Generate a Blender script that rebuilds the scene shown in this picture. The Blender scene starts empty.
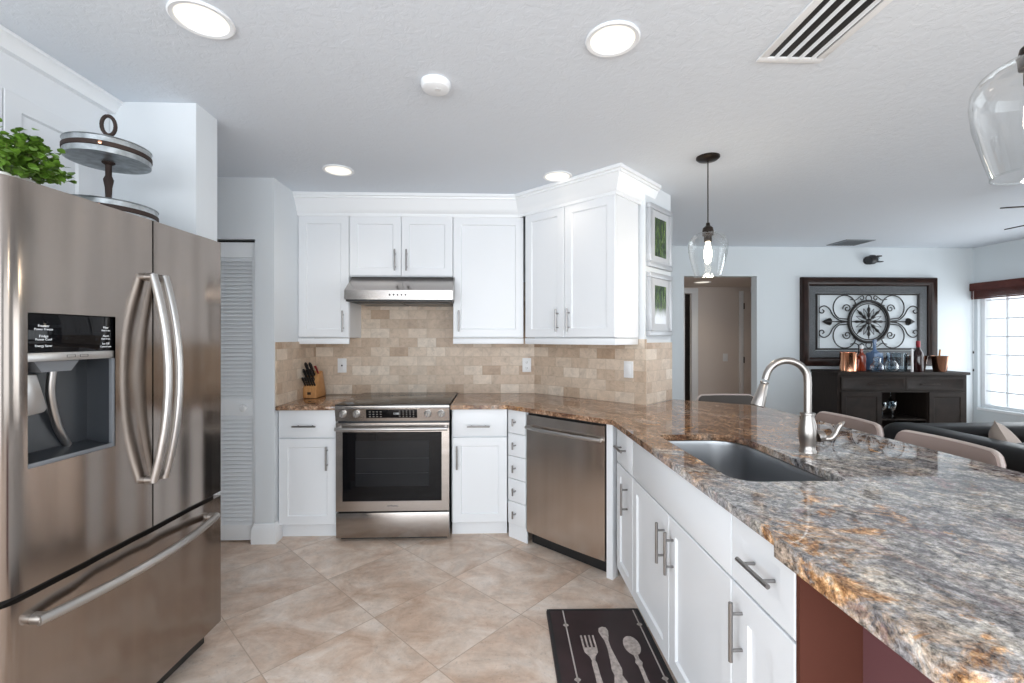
import bpy, bmesh, math, random
from mathutils import Vector, Matrix
random.seed(7)
S = bpy.context.scene
COL = S.collection
R = math.radians
PI = math.pi

# ------------------------------------------------------------------ camera, sky, lights, exposure
cam = bpy.data.objects.new('camera', bpy.data.cameras.new('camera'))
COL.objects.link(cam)
cam.location = (0, 0, 1.37)
cam.rotation_euler = (R(90), 0, R(-2.04))
cam.data.sensor_width = 36
cam.data.lens = 450 / 1024 * 36
cam.data.shift_y = -3.5 / 1024
cam.data.clip_start = 0.02
S.camera = cam

world = bpy.data.worlds.new('World')
S.world = world
world.use_nodes = True
wn = world.node_tree
wb = wn.nodes['Background']
wb.inputs['Color'].default_value = (0.87, 0.94, 1.0, 1)
wb.inputs['Strength'].default_value = 1.6

S.view_settings.view_transform = 'Standard'
S.view_settings.look = 'None'
S.view_settings.gamma = 1
S.view_settings.use_curve_mapping = False
S.view_settings.exposure = 0.33
S.cycles.use_denoising = True
S.cycles.max_bounces = 10
S.cycles.diffuse_bounces = 5
S.cycles.glossy_bounces = 5
S.cycles.transmission_bounces = 10
S.cycles.transparent_max_bounces = 12
S.cycles.sample_clamp_indirect = 6.0
S.cycles.caustics_reflective = False
S.cycles.caustics_refractive = False


def area(name, loc, rot, sx, sy, power, col, spread=180):
    l = bpy.data.lights.new(name, 'AREA')
    l.shape = 'RECTANGLE'; l.size = sx; l.size_y = sy
    l.energy = power; l.color = col; l.spread = R(spread)
    o = bpy.data.objects.new(name, l); COL.objects.link(o)
    o.location = loc; o.rotation_euler = rot
    return o


# fill lights added out of view, plus daylight through the living room window
area('daylight_patio_doors', (0.5, -3.05, 1.25), (R(90), 0, 0), 5.0, 2.2, 112, (0.91, 0.96, 1.0))  # unseen fill added behind the camera to lift the whole kitchen
area('fill_light_left', (-2.33, -1.5, 1.35), (R(90), 0, R(-90)), 2.3, 1.7, 52, (0.91, 0.96, 1.0))  # unseen fill added on the left to brighten the sink cabinet doors
area('daylight_window', (5.75, 3.7, 1.2), (R(90), 0, R(90)), 2.6, 1.3, 24, (0.92, 0.97, 1.0))
area('fill_light_right', (5.85, -0.9, 1.25), (R(90), 0, R(90)), 2.8, 1.8, 12, (0.95, 0.98, 1.0))  # unseen fill added on the right, beside the camera


# ------------------------------------------------------------------ helpers
def tag(o, label=None, cat=None, group=None, kind=None):
    if label: o['label'] = label
    if cat: o['category'] = cat
    if group: o['group'] = group
    if kind: o['kind'] = kind
    return o


def empty(name, loc=(0, 0, 0), rz=0, label=None, cat=None, group=None, kind=None):
    o = bpy.data.objects.new(name, None); COL.objects.link(o)
    o.empty_display_size = 0.05
    o.location = loc; o.rotation_euler = (0, 0, R(rz))
    return tag(o, label, cat, group, kind)


def copy_tree(o, parent=None):
    c = o.copy(); COL.objects.link(c)
    if parent: c.parent = parent
    for ch in list(o.children):
        copy_tree(ch, c)
    return c


class MB:
    def __init__(self):
        self.bm = bmesh.new()

    def _merge(self, b):
        me = bpy.data.meshes.new('tmp'); b.to_mesh(me); b.free()
        self.bm.from_mesh(me); bpy.data.meshes.remove(me)
        return self

    def box(self, x0, x1, y0, y1, z0, z1, bev=0, seg=2, mtx=None):
        b = bmesh.new()
        bmesh.ops.create_cube(b, size=1)
        for v in b.verts:
            v.co = Vector(((x0 + x1) / 2 + v.co.x * (x1 - x0), (y0 + y1) / 2 + v.co.y * (y1 - y0), (z0 + z1) / 2 + v.co.z * (z1 - z0)))
        if bev:
            bmesh.ops.bevel(b, geom=list(b.edges), offset=bev, segments=seg, affect='EDGES', profile=0.5, clamp_overlap=True)
        if mtx is not None:
            bmesh.ops.transform(b, matrix=mtx, verts=b.verts)
        return self._merge(b)

    def prism(self, poly, z0, z1, bev=0, axis='z', seg=2):
        """polygon extruded; axis z: poly=(x,y); axis x: poly=(y,z) extruded in x; axis y: poly=(x,z) extruded in y"""
        b = bmesh.new()
        f = {'z': lambda p, t: (p[0], p[1], t), 'x': lambda p, t: (t, p[0], p[1]), 'y': lambda p, t: (p[0], t, p[1])}[axis]
        lo = [b.verts.new(f(p, z0)) for p in poly]
        hi = [b.verts.new(f(p, z1)) for p in poly]
        n = len(poly)
        b.faces.new(lo[::-1]); b.faces.new(hi)
        for i in range(n):
            b.faces.new((lo[i], lo[(i + 1) % n], hi[(i + 1) % n], hi[i]))
        bmesh.ops.recalc_face_normals(b, faces=b.faces)
        if bev:
            bmesh.ops.bevel(b, geom=list(b.edges), offset=bev, segments=seg, affect='EDGES', profile=0.5, clamp_overlap=True)
        return self._merge(b)

    def tube(self, pts, r, n=12, caps=True, closed=False):
        pts = [Vector(p) for p in pts]
        m = len(pts)
        rr = r if isinstance(r, (list, tuple)) else [r] * m
        b = bmesh.new()
        rings = []
        ref = None
        for i, p in enumerate(pts):
            if closed:
                t = (pts[(i + 1) % m] - pts[i - 1]).normalized()
            else:
                t = (pts[min(i + 1, m - 1)] - pts[max(i - 1, 0)]).normalized()
            if ref is None:
                ref = t.orthogonal().normalized()
            ref = (ref - t * ref.dot(t))
            if ref.length < 1e-6: ref = t.orthogonal()
            ref.normalize()
            bi = t.cross(ref)
            rings.append([b.verts.new(p + (ref * math.cos(2 * PI * k / n) + bi * math.sin(2 * PI * k / n)) * rr[i]) for k in range(n)])
        last = m if closed else m - 1
        for i in range(last):
            a, c = rings[i], rings[(i + 1) % m]
            for k in range(n):
                b.faces.new((a[k], a[(k + 1) % n], c[(k + 1) % n], c[k]))
        if caps and not closed:
            b.faces.new(rings[0][::-1]); b.faces.new(rings[-1])
        bmesh.ops.recalc_face_normals(b, faces=b.faces)
        return self._merge(b)

    def cyl(self, p0, p1, r, n=20, r1=None):
        return self.tube([p0, p1], [r, r if r1 is None else r1], n)

    def lathe(self, prof, c=(0, 0, 0), n=32, mtx=None, sx=1, sy=1):
        """profile (r,z) revolved about z; open ends at r=0 are closed"""
        b = bmesh.new()
        rings = []
        for r, z in prof:
            if r < 1e-5:
                rings.append([b.verts.new((c[0], c[1], c[2] + z))])
            else:
                rings.append([b.verts.new((c[0] + sx * r * math.cos(2 * PI * k / n), c[1] + sy * r * math.sin(2 * PI * k / n), c[2] + z)) for k in range(n)])
        for a, d in zip(rings, rings[1:]):
            if len(a) == 1 and len(d) == 1: continue
            for k in range(n):
                k2 = (k + 1) % n
                if len(a) == 1: b.faces.new((a[0], d[k2], d[k]))
                elif len(d) == 1: b.faces.new((a[k], a[k2], d[0]))
                else: b.faces.new((a[k], a[k2], d[k2], d[k]))
        bmesh.ops.recalc_face_normals(b, faces=b.faces)
        if mtx is not None:
            bmesh.ops.transform(b, matrix=mtx, verts=b.verts)
        return self._merge(b)

    def sweep(self, prof, path, side=1, closed=False, caps=True):
        """profile (out, z) swept along an xy path with mitred corners; out is to the right of travel for side=1"""
        b = bmesh.new()
        P = [Vector((p[0], p[1])) for p in path]
        m = len(P)
        rings = []
        for i in range(m):
            def nrm(a, c):
                d = (c - a).normalized(); return Vector((d.y, -d.x)) * side
            if closed:
                n0, n1 = nrm(P[i - 1], P[i]), nrm(P[i], P[(i + 1) % m])
            else:
                n0 = nrm(P[i - 1], P[i]) if i else nrm(P[0], P[1])
                n1 = nrm(P[i], P[i + 1]) if i < m - 1 else n0
            mv = n0 + n1
            mv = mv / (1 + n0.dot(n1))
            rings.append([b.verts.new((P[i].x + mv.x * o, P[i].y + mv.y * o, z)) for o, z in prof])
        k = len(prof)
        for i in range(m if closed else m - 1):
            a, c = rings[i], rings[(i + 1) % m]
            for j in range(k):
                j2 = (j + 1) % k
                b.faces.new((a[j], a[j2], c[j2], c[j]))
        if caps and not closed:
            b.faces.new(rings[0][::-1]); b.faces.new(rings[-1])
        bmesh.ops.recalc_face_normals(b, faces=b.faces)
        return self._merge(b)

    def shaker(self, x0, x1, z0, z1, y=0.0, t=0.02, st=0.058, dep=0.009):
        """slab with a recessed flat panel on its -y face"""
        b = bmesh.new()
        e = 0.0025
        def ring(i, yy):
            return [b.verts.new(p) for p in ((x0 + i, yy, z0 + i), (x1 - i, yy, z0 + i), (x1 - i, yy, z1 - i), (x0 + i, yy, z1 - i))]
        rs = [ring(0, y + t), ring(0, y + e), ring(e, y), ring(st, y), ring(st + 0.006, y + dep)]
        for a, c in zip(rs, rs[1:]):
            for k in range(4):
                b.faces.new((a[k], a[(k + 1) % 4], c[(k + 1) % 4], c[k]))
        b.faces.new(rs[0]); b.faces.new(rs[-1])
        bmesh.ops.recalc_face_normals(b, faces=b.faces)
        return self._merge(b)

    def quad(self, *pts):
        self.bm.faces.new([self.bm.verts.new(p) for p in pts]); return self

    def xf(self, mtx):
        bmesh.ops.transform(self.bm, matrix=mtx, verts=self.bm.verts); return self

    def build(self, name, m, parent=None, ang=35, loc=None):
        bm = self.bm
        bm.normal_update()
        for e in bm.edges:
            if len(e.link_faces) == 2 and e.calc_face_angle(0) > R(ang): e.smooth = False
        for f in bm.faces: f.smooth = True
        me = bpy.data.meshes.new(name); bm.to_mesh(me); bm.free()
        if m is not None: me.materials.append(m)
        o = bpy.data.objects.new(name, me); COL.objects.link(o)
        if parent is not None: o.parent = parent
        if loc: o.location = loc
        return o


def struct(o, label=None):
    o['kind'] = 'structure'
    if label: o['label'] = label
    return o


def arc(c, r, a0, a1, n, plane='xz'):
    out = []
    for i in range(n + 1):
        a = R(a0 + (a1 - a0) * i / n)
        u, v = r * math.cos(a), r * math.sin(a)
        out.append({'xz': (c[0] + u, c[1], c[2] + v), 'xy': (c[0] + u, c[1] + v, c[2]), 'yz': (c[0], c[1] + u, c[2] + v)}[plane])
    return out


def rrect(x0, x1, y0, y1, r, n=5):
    rs = r if isinstance(r, (list, tuple)) else [r] * 4
    out = []
    for (cx, cy, a, q) in ((x1, y1, 0, rs[0]), (x0, y1, 90, rs[1]), (x0, y0, 180, rs[2]), (x1, y0, 270, rs[3])):
        sx = -1 if cx == x1 else 1; sy = -1 if cy == y1 else 1
        for i in range(n + 1):
            t = R(a + 90 * i / n)
            out.append((cx + sx * q + q * math.cos(t), cy + sy * q + q * math.sin(t)))
    return out


def smooth_path(pts, n=8):
    """Catmull-Rom through points"""
    P = [Vector(p) for p in pts]
    P = [P[0] * 2 - P[1]] + P + [P[-1] * 2 - P[-2]]
    out = []
    for i in range(1, len(P) - 2):
        for k in range(n):
            t = k / n
            a, b, c, d = P[i - 1], P[i], P[i + 1], P[i + 2]
            out.append(0.5 * ((2 * b) + (-a + c) * t + (2 * a - 5 * b + 4 * c - d) * t * t + (-a + 3 * b - 3 * c + d) * t ** 3))
    out.append(P[-2])
    return out


# ------------------------------------------------------------------ materials
class NT:
    def __init__(self, name):
        self.m = bpy.data.materials.new(name); self.m.use_nodes = True
        self.t = self.m.node_tree; self.b = self.t.nodes['Principled BSDF']

    def n(self, typ, **kw):
        nd = self.t.nodes.new(typ)
        for k, v in kw.items():
            if k == 'op': nd.operation = v
            else: setattr(nd, k, v)
        return nd

    def l(self, a, b): self.t.links.new(a, b)

    def coord(self, scale=(1, 1, 1), rot=(0, 0, 0), loc=(0, 0, 0)):
        tc = self.n('ShaderNodeTexCoord'); mp = self.n('ShaderNodeMapping')
        self.l(tc.outputs['Object'], mp.inputs['Vector'])
        mp.inputs['Scale'].default_value = scale; mp.inputs['Rotation'].default_value = rot; mp.inputs['Location'].default_value = loc
        return mp.outputs['Vector']

    def noise(self, vec, scale, detail=4, rough=0.55, dist=0):
        x = self.n('ShaderNodeTexNoise')
        x.inputs['Scale'].default_value = scale; x.inputs['Detail'].default_value = detail
        x.inputs['Roughness'].default_value = rough; x.inputs['Distortion'].default_value = dist
        if vec is not None: self.l(vec, x.inputs['Vector'])
        return x.outputs['Fac']

    def ramp(self, fac, stops, interp='LINEAR'):
        x = self.n('ShaderNodeValToRGB'); x.color_ramp.interpolation = interp
        el = x.color_ramp.elements
        while len(el) < len(stops): el.new(0.5)
        for e, (p, c) in zip(el, stops):
            e.position = p; e.color = (c, c, c, 1) if not isinstance(c, (tuple, list)) else tuple(c) + (1,)
        self.l(fac, x.inputs['Fac'])
        return x.outputs['Color']

    def mix(self, fac, a, b, blend='MIX'):
        x = self.n('ShaderNodeMix', data_type='RGBA', blend_type=blend)
        for s, v in ((0, fac), (6, a), (7, b)):
            if isinstance(v, bpy.types.NodeSocket): self.l(v, x.inputs[s])
            elif s == 0: x.inputs[0].default_value = v
            else: x.inputs[s].default_value = tuple(v) + (1,)
        return x.outputs[2]

    def math(self, op, a, b=0.0, c=0.0):
        x = self.n('ShaderNodeMath', op=op)
        for i, v in enumerate((a, b, c)):
            if isinstance(v, bpy.types.NodeSocket): self.l(v, x.inputs[i])
            else: x.inputs[i].default_value = v
        return x.outputs[0]

    def bump(self, h, strength, dist=0.01):
        x = self.n('ShaderNodeBump'); x.inputs['Strength'].default_value = strength; x.inputs['Distance'].default_value = dist
        self.l(h, x.inputs['Height']); self.l(x.outputs['Normal'], self.b.inputs['Normal'])


def plain(name, col, rough=0.5, metal=0.0, spec=0.5, bump=None, coat=0, var=0.0, vscale=8):
    t = NT(name); b = t.b
    b.inputs['Base Color'].default_value = tuple(col) + (1,)
    b.inputs['Roughness'].default_value = rough; b.inputs['Metallic'].default_value = metal
    b.inputs['Specular IOR Level'].default_value = spec
    if coat: b.inputs['Coat Weight'].default_value = coat; b.inputs['Coat Roughness'].default_value = 0.08
    if bump:
        t.bump(t.noise(t.coord(), bump[0], 3), bump[1], 0.004)
    if var:
        f = t.noise(t.coord(), vscale, 5)
        c0 = tuple(max(0, x * (1 - var)) for x in col); c1 = tuple(min(1, x * (1 + var)) for x in col)
        t.l(t.ramp(f, [(0.3, c0), (0.7, c1)]), b.inputs['Base Color'])
    return t.m


def emit(name, col, strength, base=(0.9, 0.9, 0.9)):
    t = NT(name)
    t.b.inputs['Base Color'].default_value = tuple(base) + (1,)
    t.b.inputs['Emission Color'].default_value = tuple(col) + (1,)
    t.b.inputs['Emission Strength'].default_value = strength
    return t.m


def glass(name, col=(1, 1, 1), rough=0.0, ior=1.45, tint=0.0):
    t = NT(name); b = t.b
    b.inputs['Base Color'].default_value = tuple(col) + (1,)
    b.inputs['Transmission Weight'].default_value = 1; b.inputs['Roughness'].default_value = rough; b.inputs['IOR'].default_value = ior
    return t.m


def thin_glass(name, col=(1, 1, 1), trans=0.9):
    t = NT(name)
    out = t.t.nodes['Material Output']
    tr = t.n('ShaderNodeBsdfTransparent'); gl = t.n('ShaderNodeBsdfGlossy'); mx = t.n('ShaderNodeMixShader'); fr = t.n('ShaderNodeLayerWeight')
    tr.inputs['Color'].default_value = tuple(col) + (1,)
    gl.inputs['Roughness'].default_value = 0.02
    fr.inputs['Blend'].default_value = 1 - trans
    t.l(fr.outputs['Facing'], mx.inputs[0]); t.l(tr.outputs[0], mx.inputs[1]); t.l(gl.outputs[0], mx.inputs[2]); t.l(mx.outputs[0], out.inputs['Surface'])
    return t.m


def steel(name, col, rough, grain=(1, 1, 60), streak=0.06, bump=0.02):
    t = NT(name); b = t.b
    b.inputs['Metallic'].default_value = 1
    v = t.coord(scale=grain)
    f = t.noise(v, 14, 3, 0.6)
    c0 = tuple(x * (1 - streak) for x in col); c1 = tuple(min(1, x * (1 + streak)) for x in col)
    t.l(t.ramp(f, [(0.3, c0), (0.7, c1)]), b.inputs['Base Color'])
    r = t.ramp(f, [(0.3, rough * 0.85), (0.7, rough * 1.15)])
    t.l(r, b.inputs['Roughness'])
    if bump: t.bump(f, bump, 0.001)
    return t.m


def tile_material(name, kind):
    t = NT(name); b = t.b
    if kind == 'floor':
        tw = th = 0.508; v = t.coord()
        sp = t.n('ShaderNodeSeparateXYZ'); t.l(v, sp.inputs[0])
        # axes at 45 degrees; joints through x+y=2.35 and y-x=2.105
        u = t.math('MULTIPLY', t.math('SUBTRACT', t.math('ADD', sp.outputs[0], sp.outputs[1]), 2.35), 0.70711)
        w = t.math('MULTIPLY', t.math('SUBTRACT', t.math('SUBTRACT', sp.outputs[1], sp.outputs[0]), 2.105), 0.70711)
        un, wn_ = t.math('DIVIDE', u, tw), t.math('DIVIDE', w, th)
        g = 0.0032
    else:
        tw, th = 0.152, 0.0765; v = t.coord()
        sp = t.n('ShaderNodeSeparateXYZ'); t.l(v, sp.inputs[0])
        wn_ = t.math('DIVIDE', sp.outputs[2], th)
        row = t.math('FLOOR', wn_)
        un = t.math('ADD', t.math('DIVIDE', sp.outputs[0], tw), t.math('MULTIPLY', t.math('MODULO', row, 2.0), 0.5))
        g = 0.002
    ci, ri = t.math('FLOOR', un), t.math('FLOOR', wn_)
    fu, fw = t.math('FRACT', un), t.math('FRACT', wn_)
    cmb = t.n('ShaderNodeCombineXYZ'); t.l(ci, cmb.inputs[0]); t.l(ri, cmb.inputs[1])
    wnz = t.n('ShaderNodeTexWhiteNoise', noise_dimensions='2D'); t.l(cmb.outputs[0], wnz.inputs['Vector'])
    rnd = wnz.outputs['Value']
    eu = t.math('MULTIPLY', t.math('MINIMUM', fu, t.math('SUBTRACT', 1.0, fu)), tw)
    ew = t.math('MULTIPLY', t.math('MINIMUM', fw, t.math('SUBTRACT', 1.0, fw)), th)
    edge = t.math('MINIMUM', eu, ew)
    mr = t.n('ShaderNodeMapRange'); t.l(edge, mr.inputs[0]); mr.inputs[1].default_value = g * 0.3; mr.inputs[2].default_value = g
    grout = mr.outputs[0]
    off = t.n('ShaderNodeVectorMath', op='MULTIPLY_ADD'); t.l(wnz.outputs['Color'], off.inputs[0]); off.inputs[1].default_value = (9, 9, 9); t.l(v, off.inputs[2])
    ov = off.outputs[0]
    if kind == 'floor':
        rv = t.n('ShaderNodeMapping'); rv.inputs['Scale'].default_value = (1, 1.4, 1); rv.inputs['Rotation'].default_value = (0, 0, R(20)); t.l(ov, rv.inputs[0])
        c1 = t.noise(rv.outputs[0], 3.2, 8, 0.68, 0.7)
        c2 = t.noise(ov, 11, 6, 0.7, 0.4)
        c3 = t.noise(ov, 60, 4, 0.7)
        base = t.ramp(c1, [(0.30, (0.49, 0.33, 0.235)), (0.42, (0.60, 0.445, 0.345)), (0.52, (0.68, 0.55, 0.455)), (0.66, (0.77, 0.675, 0.60))])
        fine = t.ramp(c2, [(0.34, 0.86), (0.5, 1.0), (0.68, 1.12)])
        base = t.mix(1.0, base, fine, 'MULTIPLY')
        pits = t.ramp(c3, [(0.3, 0.78), (0.42, 1.0)])
        base = t.mix(1.0, base, pits, 'MULTIPLY')
        tone = t.ramp(rnd, [(0, 0.93), (1, 1.06)])
        base = t.mix(1.0, base, tone, 'MULTIPLY')
        gc = (0.45, 0.34, 0.26)
        rough = t.ramp(c2, [(0.3, 0.30), (0.7, 0.42)])
        t.l(rough, b.inputs['Roughness'])
        h = t.math('ADD', grout, t.math('MULTIPLY', c3, 0.12))
        t.bump(h, 0.12, 0.003)
    else:
        c1 = t.noise(ov, 14, 6, 0.65, 0.8)
        c3 = t.noise(ov, 70, 4, 0.7)
        tone = t.ramp(rnd, [(0.0, (0.44, 0.315, 0.22)), (0.15, (0.52, 0.395, 0.295)), (0.5, (0.585, 0.465, 0.36)), (0.85, (0.65, 0.54, 0.435)), (1.0, (0.70, 0.605, 0.505))])
        fine = t.ramp(c1, [(0.3, 0.80), (0.5, 1.0), (0.7, 1.14)])
        base = t.mix(1.0, tone, fine, 'MULTIPLY')
        pits = t.ramp(c3, [(0.30, 0.75), (0.42, 1.0)])
        base = t.mix(1.0, base, pits, 'MULTIPLY')
        gc = (0.47, 0.38, 0.29)
        b.inputs['Roughness'].default_value = 0.45
        h = t.math('ADD', grout, t.math('MULTIPLY', c3, 0.2))
        t.bump(h, 0.35, 0.002)
    t.l(t.mix(grout, gc, base), b.inputs['Base Color'])
    return t.m


def granite_material():
    t = NT('granite'); b = t.b
    v0 = t.coord()
    r = t.n('ShaderNodeMapping'); t.l(v0, r.inputs[0]); r.inputs['Rotation'].default_value = (0, 0, R(62))
    q = t.n('ShaderNodeMapping'); t.l(r.outputs[0], q.inputs[0]); q.inputs['Scale'].default_value = (0.8, 1.35, 1.1)
    v = q.outputs[0]
    warp = t.noise(v, 2.4, 5, 0.6, 1.2)
    n1 = t.noise(v, 7, 10, 0.76, 1.0)
    n2 = t.noise(r.outputs[0], 36, 8, 0.78, 0.4)
    n3 = t.noise(v0, 85, 5, 0.75, 0.3)
    grey = t.ramp(n1, [(0.30, (0.03, 0.028, 0.03)), (0.38, (0.14, 0.13, 0.135)), (0.45, (0.27, 0.26, 0.265)), (0.53, (0.40, 0.38, 0.365)), (0.61, (0.53, 0.485, 0.425)), (0.72, (0.33, 0.28, 0.255))])
    warm = t.ramp(n1, [(0.30, (0.03, 0.016, 0.012)), (0.40, (0.14, 0.07, 0.042)), (0.48, (0.26, 0.145, 0.085)), (0.56, (0.36, 0.225, 0.145)), (0.66, (0.47, 0.34, 0.25)), (0.76, (0.20, 0.12, 0.08))])
    sp = t.n('ShaderNodeSeparateXYZ'); t.l(v0, sp.inputs[0])
    def sm(val, a, c):
        x = t.n('ShaderNodeMapRange', interpolation_type='SMOOTHSTEP'); t.l(val, x.inputs[0]); x.inputs[1].default_value = a; x.inputs[2].default_value = c
        return x.outputs[0]
    # the slab itself turns browner towards the back corner; a rust vein runs along its near edge
    far = sm(t.math('ADD', sp.outputs[1], t.math('MULTIPLY', sp.outputs[0], -0.45)), 0.75, 1.75)
    near = t.math('MULTIPLY', sm(sp.outputs[0], 0.86, 0.68), sm(sp.outputs[1], 1.18, 0.98))
    wm = t.math('ADD', t.math('MULTIPLY', far, 0.75), t.math('MULTIPLY', t.math('SUBTRACT', warp, 0.56), 2.4))
    base = t.mix(t.ramp(wm, [(0.1, 0.0), (0.5, 1.0)]), grey, warm)
    rcol = t.ramp(n2, [(0.32, (0.12, 0.035, 0.015)), (0.46, (0.40, 0.175, 0.055)), (0.58, (0.56, 0.33, 0.15)), (0.7, (0.66, 0.54, 0.42))])
    rv = t.noise(r.outputs[0], 5.0, 7, 0.72, 0.6)
    tn = t.noise(r.outputs[0], 15, 6, 0.75, 0.8)
    base = t.mix(t.ramp(t.math('ADD', tn, t.math('MULTIPLY', near, 0.09)), [(0.54, 0.0), (0.64, 0.5)]), base, (0.46, 0.31, 0.19))
    rm = t.math('ADD', t.math('MULTIPLY', near, 0.10), t.math('ADD', t.math('MULTIPLY', far, 0.02), rv))
    base = t.mix(t.ramp(rm, [(0.60, 0.0), (0.66, 0.9)]), base, rcol)
    pv = t.noise(r.outputs[0], 4.1, 6, 0.7, 1.4)
    base = t.mix(t.ramp(pv, [(0.36, 0.55), (0.42, 0.0)]), base, (0.17, 0.085, 0.09))
    base = t.mix(1.0, base, t.ramp(n2, [(0.37, 0.30), (0.45, 0.78), (0.52, 1.02), (0.61, 1.4)]), 'MULTIPLY')
    base = t.mix(1.0, base, t.ramp(n3, [(0.36, 0.28), (0.455, 0.85), (0.53, 1.05), (0.62, 1.6)]), 'MULTIPLY')
    t.l(base, b.inputs['Base Color'])
    b.inputs['Roughness'].default_value = 0.02
    b.inputs['Specular IOR Level'].default_value = 0.7
    return t.m


def wood(name, c0, c1, rough=0.4, scale=(3, 30, 3)):
    t = NT(name)
    f = t.noise(t.coord(scale=scale), 3, 6, 0.6, 0.6)
    t.l(t.ramp(f, [(0.3, c0), (0.7, c1)]), t.b.inputs['Base Color'])
    t.b.inputs['Roughness'].default_value = rough; t.b.inputs['Specular IOR Level'].default_value = 0.2
    return t.m


def wall_paint(name, col, scale=90, strength=0.05):
    return plain(name, col, 0.75, bump=(scale, strength), spec=0.25)


M = {}
M['wall'] = wall_paint('white_wall_paint', (0.72, 0.755, 0.785))
M['wall_blue'] = wall_paint('pale_blue_wall_paint', (0.66, 0.705, 0.73))
M['hall'] = wall_paint('beige_hall_paint', (0.68, 0.61, 0.56))
t = NT('knockdown_ceiling')
t.b.inputs['Base Color'].default_value = (0.71, 0.76, 0.82, 1); t.b.inputs['Roughness'].default_value = 0.85; t.b.inputs['Specular IOR Level'].default_value = 0.2
cf = t.ramp(t.noise(t.coord(), 26, 5, 0.6, 0.8), [(0.42, 0.0), (0.56, 1.0)])
t.bump(cf, 0.16, 0.006)
M['ceiling'] = t.m
M['cab'] = plain('white_cabinet_paint', (0.80, 0.82, 0.845), 0.32, spec=0.45)
M['trim'] = plain('white_trim_paint', (0.85, 0.87, 0.89), 0.35)
M['floor'] = tile_material('travertine_floor_tile', 'floor')
M['splash'] = tile_material('travertine_subway_tile', 'splash')
M['granite'] = granite_material()
M['steel_v'] = steel('brushed_steel_fridge', (0.345, 0.30, 0.268), 0.16, (1, 1, 0.02), 0.05, 0.003)
M['steel'] = steel('brushed_steel', (0.44, 0.405, 0.38), 0.2, (0.02, 1, 1), 0.07, 0.004)
M['steel_b'] = plain('satin_steel_handle', (0.50, 0.49, 0.48), 0.32, 1)
M['nickel'] = plain('brushed_nickel', (0.36, 0.335, 0.315), 0.28, 1)
M['pull'] = plain('cabinet_pull_steel', (0.30, 0.29, 0.285), 0.3, 1)
M['sink'] = plain('sink_steel', (0.36, 0.37, 0.385), 0.3, 1)
M['black'] = plain('black_plastic', (0.012, 0.012, 0.013), 0.4)
M['blackgloss'] = plain('black_glass', (0.005, 0.005, 0.006), 0.04, spec=0.2)
M['ceramic'] = plain('black_ceramic_cooktop', (0.012, 0.012, 0.013), 0.08, spec=0.6)
M['ovenglass'] = plain('oven_window_glass', (0.012, 0.013, 0.015), 0.06, spec=0.2)
M['grey'] = plain('grey_plastic', (0.16, 0.17, 0.185), 0.4)
M['dgrey'] = plain('dark_grey_plastic', (0.032, 0.036, 0.042), 0.3)
M['white'] = plain('white_plastic', (0.78, 0.79, 0.80), 0.35)
M['print'] = emit('white_print', (0.8, 0.85, 0.9), 0.15, (0.75, 0.77, 0.8))
M['greyprint'] = plain('grey_print', (0.10, 0.10, 0.10), 0.5)
M['maroon'] = wall_paint('maroon_paint', (0.14, 0.058, 0.062))
M['brown'] = wall_paint('brown_paint', (0.085, 0.026, 0.016))
M['bronze'] = plain('oil_rubbed_bronze', (0.03, 0.022, 0.018), 0.35, 0.7)
M['iron'] = plain('wrought_iron', (0.02, 0.018, 0.017), 0.45, 0.3)
M['clear'] = thin_glass('clear_glass', (0.97, 0.98, 0.98), 0.80)
M['bulb'] = emit('warm_bulb', (1.0, 0.86, 0.66), 7)
M['lens'] = emit('warm_downlight_lens', (1.0, 0.93, 0.80), 0.75, (0.5, 0.5, 0.48))
M['ext_glass'] = thin_glass('window_glass', (0.98, 0.99, 1), 0.93)
M['espresso'] = wood('espresso_wood', (0.014, 0.010, 0.009), (0.03, 0.022, 0.018), 0.6)
M['framewood'] = wood('dark_walnut_frame', (0.010, 0.005, 0.004), (0.032, 0.014, 0.010), 0.3)
M['mesh'] = plain('woven_grey_band', (0.07, 0.076, 0.082), 0.5, bump=(160, 0.6), var=0.5, vscale=140)
M['leather'] = plain('black_leather', (0.007, 0.006, 0.006), 0.42, spec=0.22, bump=(60, 0.12))
M['taupe'] = plain('taupe_leather', (0.29, 0.225, 0.205), 0.45, bump=(140, 0.06))
M['piping'] = plain('pale_piping', (0.50, 0.43, 0.40), 0.45)
M['grey_stool'] = plain('grey_brown_leather', (0.075, 0.066, 0.06), 0.6, spec=0.2, bump=(140, 0.06))
M['pillow'] = plain('beige_linen', (0.52, 0.44, 0.39), 0.85, bump=(220, 0.25))
M['copper'] = plain('polished_copper', (0.85, 0.42, 0.26), 0.16, 1)
M['galv'] = plain('galvanised_tin', (0.42, 0.45, 0.47), 0.38, 0.85, var=0.35, vscale=30)
M['rust'] = plain('rusty_band', (0.035, 0.02, 0.016), 0.6, 0.3)
M['leaf'] = plain('boxwood_leaf', (0.11, 0.22, 0.025), 0.45, var=0.45, vscale=45)
M['stem'] = plain('plant_stem', (0.12, 0.16, 0.04), 0.6)
M['pot'] = plain('white_ceramic_pot', (0.78, 0.76, 0.73), 0.35)
M['maple'] = wood('maple_block', (0.42, 0.20, 0.075), (0.58, 0.31, 0.13), 0.4, (20, 3, 3))
M['mat'] = plain('dark_plum_mat', (0.028, 0.012, 0.014), 0.5, var=0.35, vscale=6)
M['matprint'] = plain('silver_print', (0.42, 0.36, 0.33), 0.5, var=0.35, vscale=60)
M['matline'] = plain('pale_line_print', (0.50, 0.45, 0.42), 0.5)
M['blind'] = wood('mahogany_blind', (0.055, 0.013, 0.010), (0.13, 0.035, 0.025), 0.4, (30, 2, 3))
M['silverframe'] = plain('silver_frame', (0.48, 0.50, 0.53), 0.4, 0.3)
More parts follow.
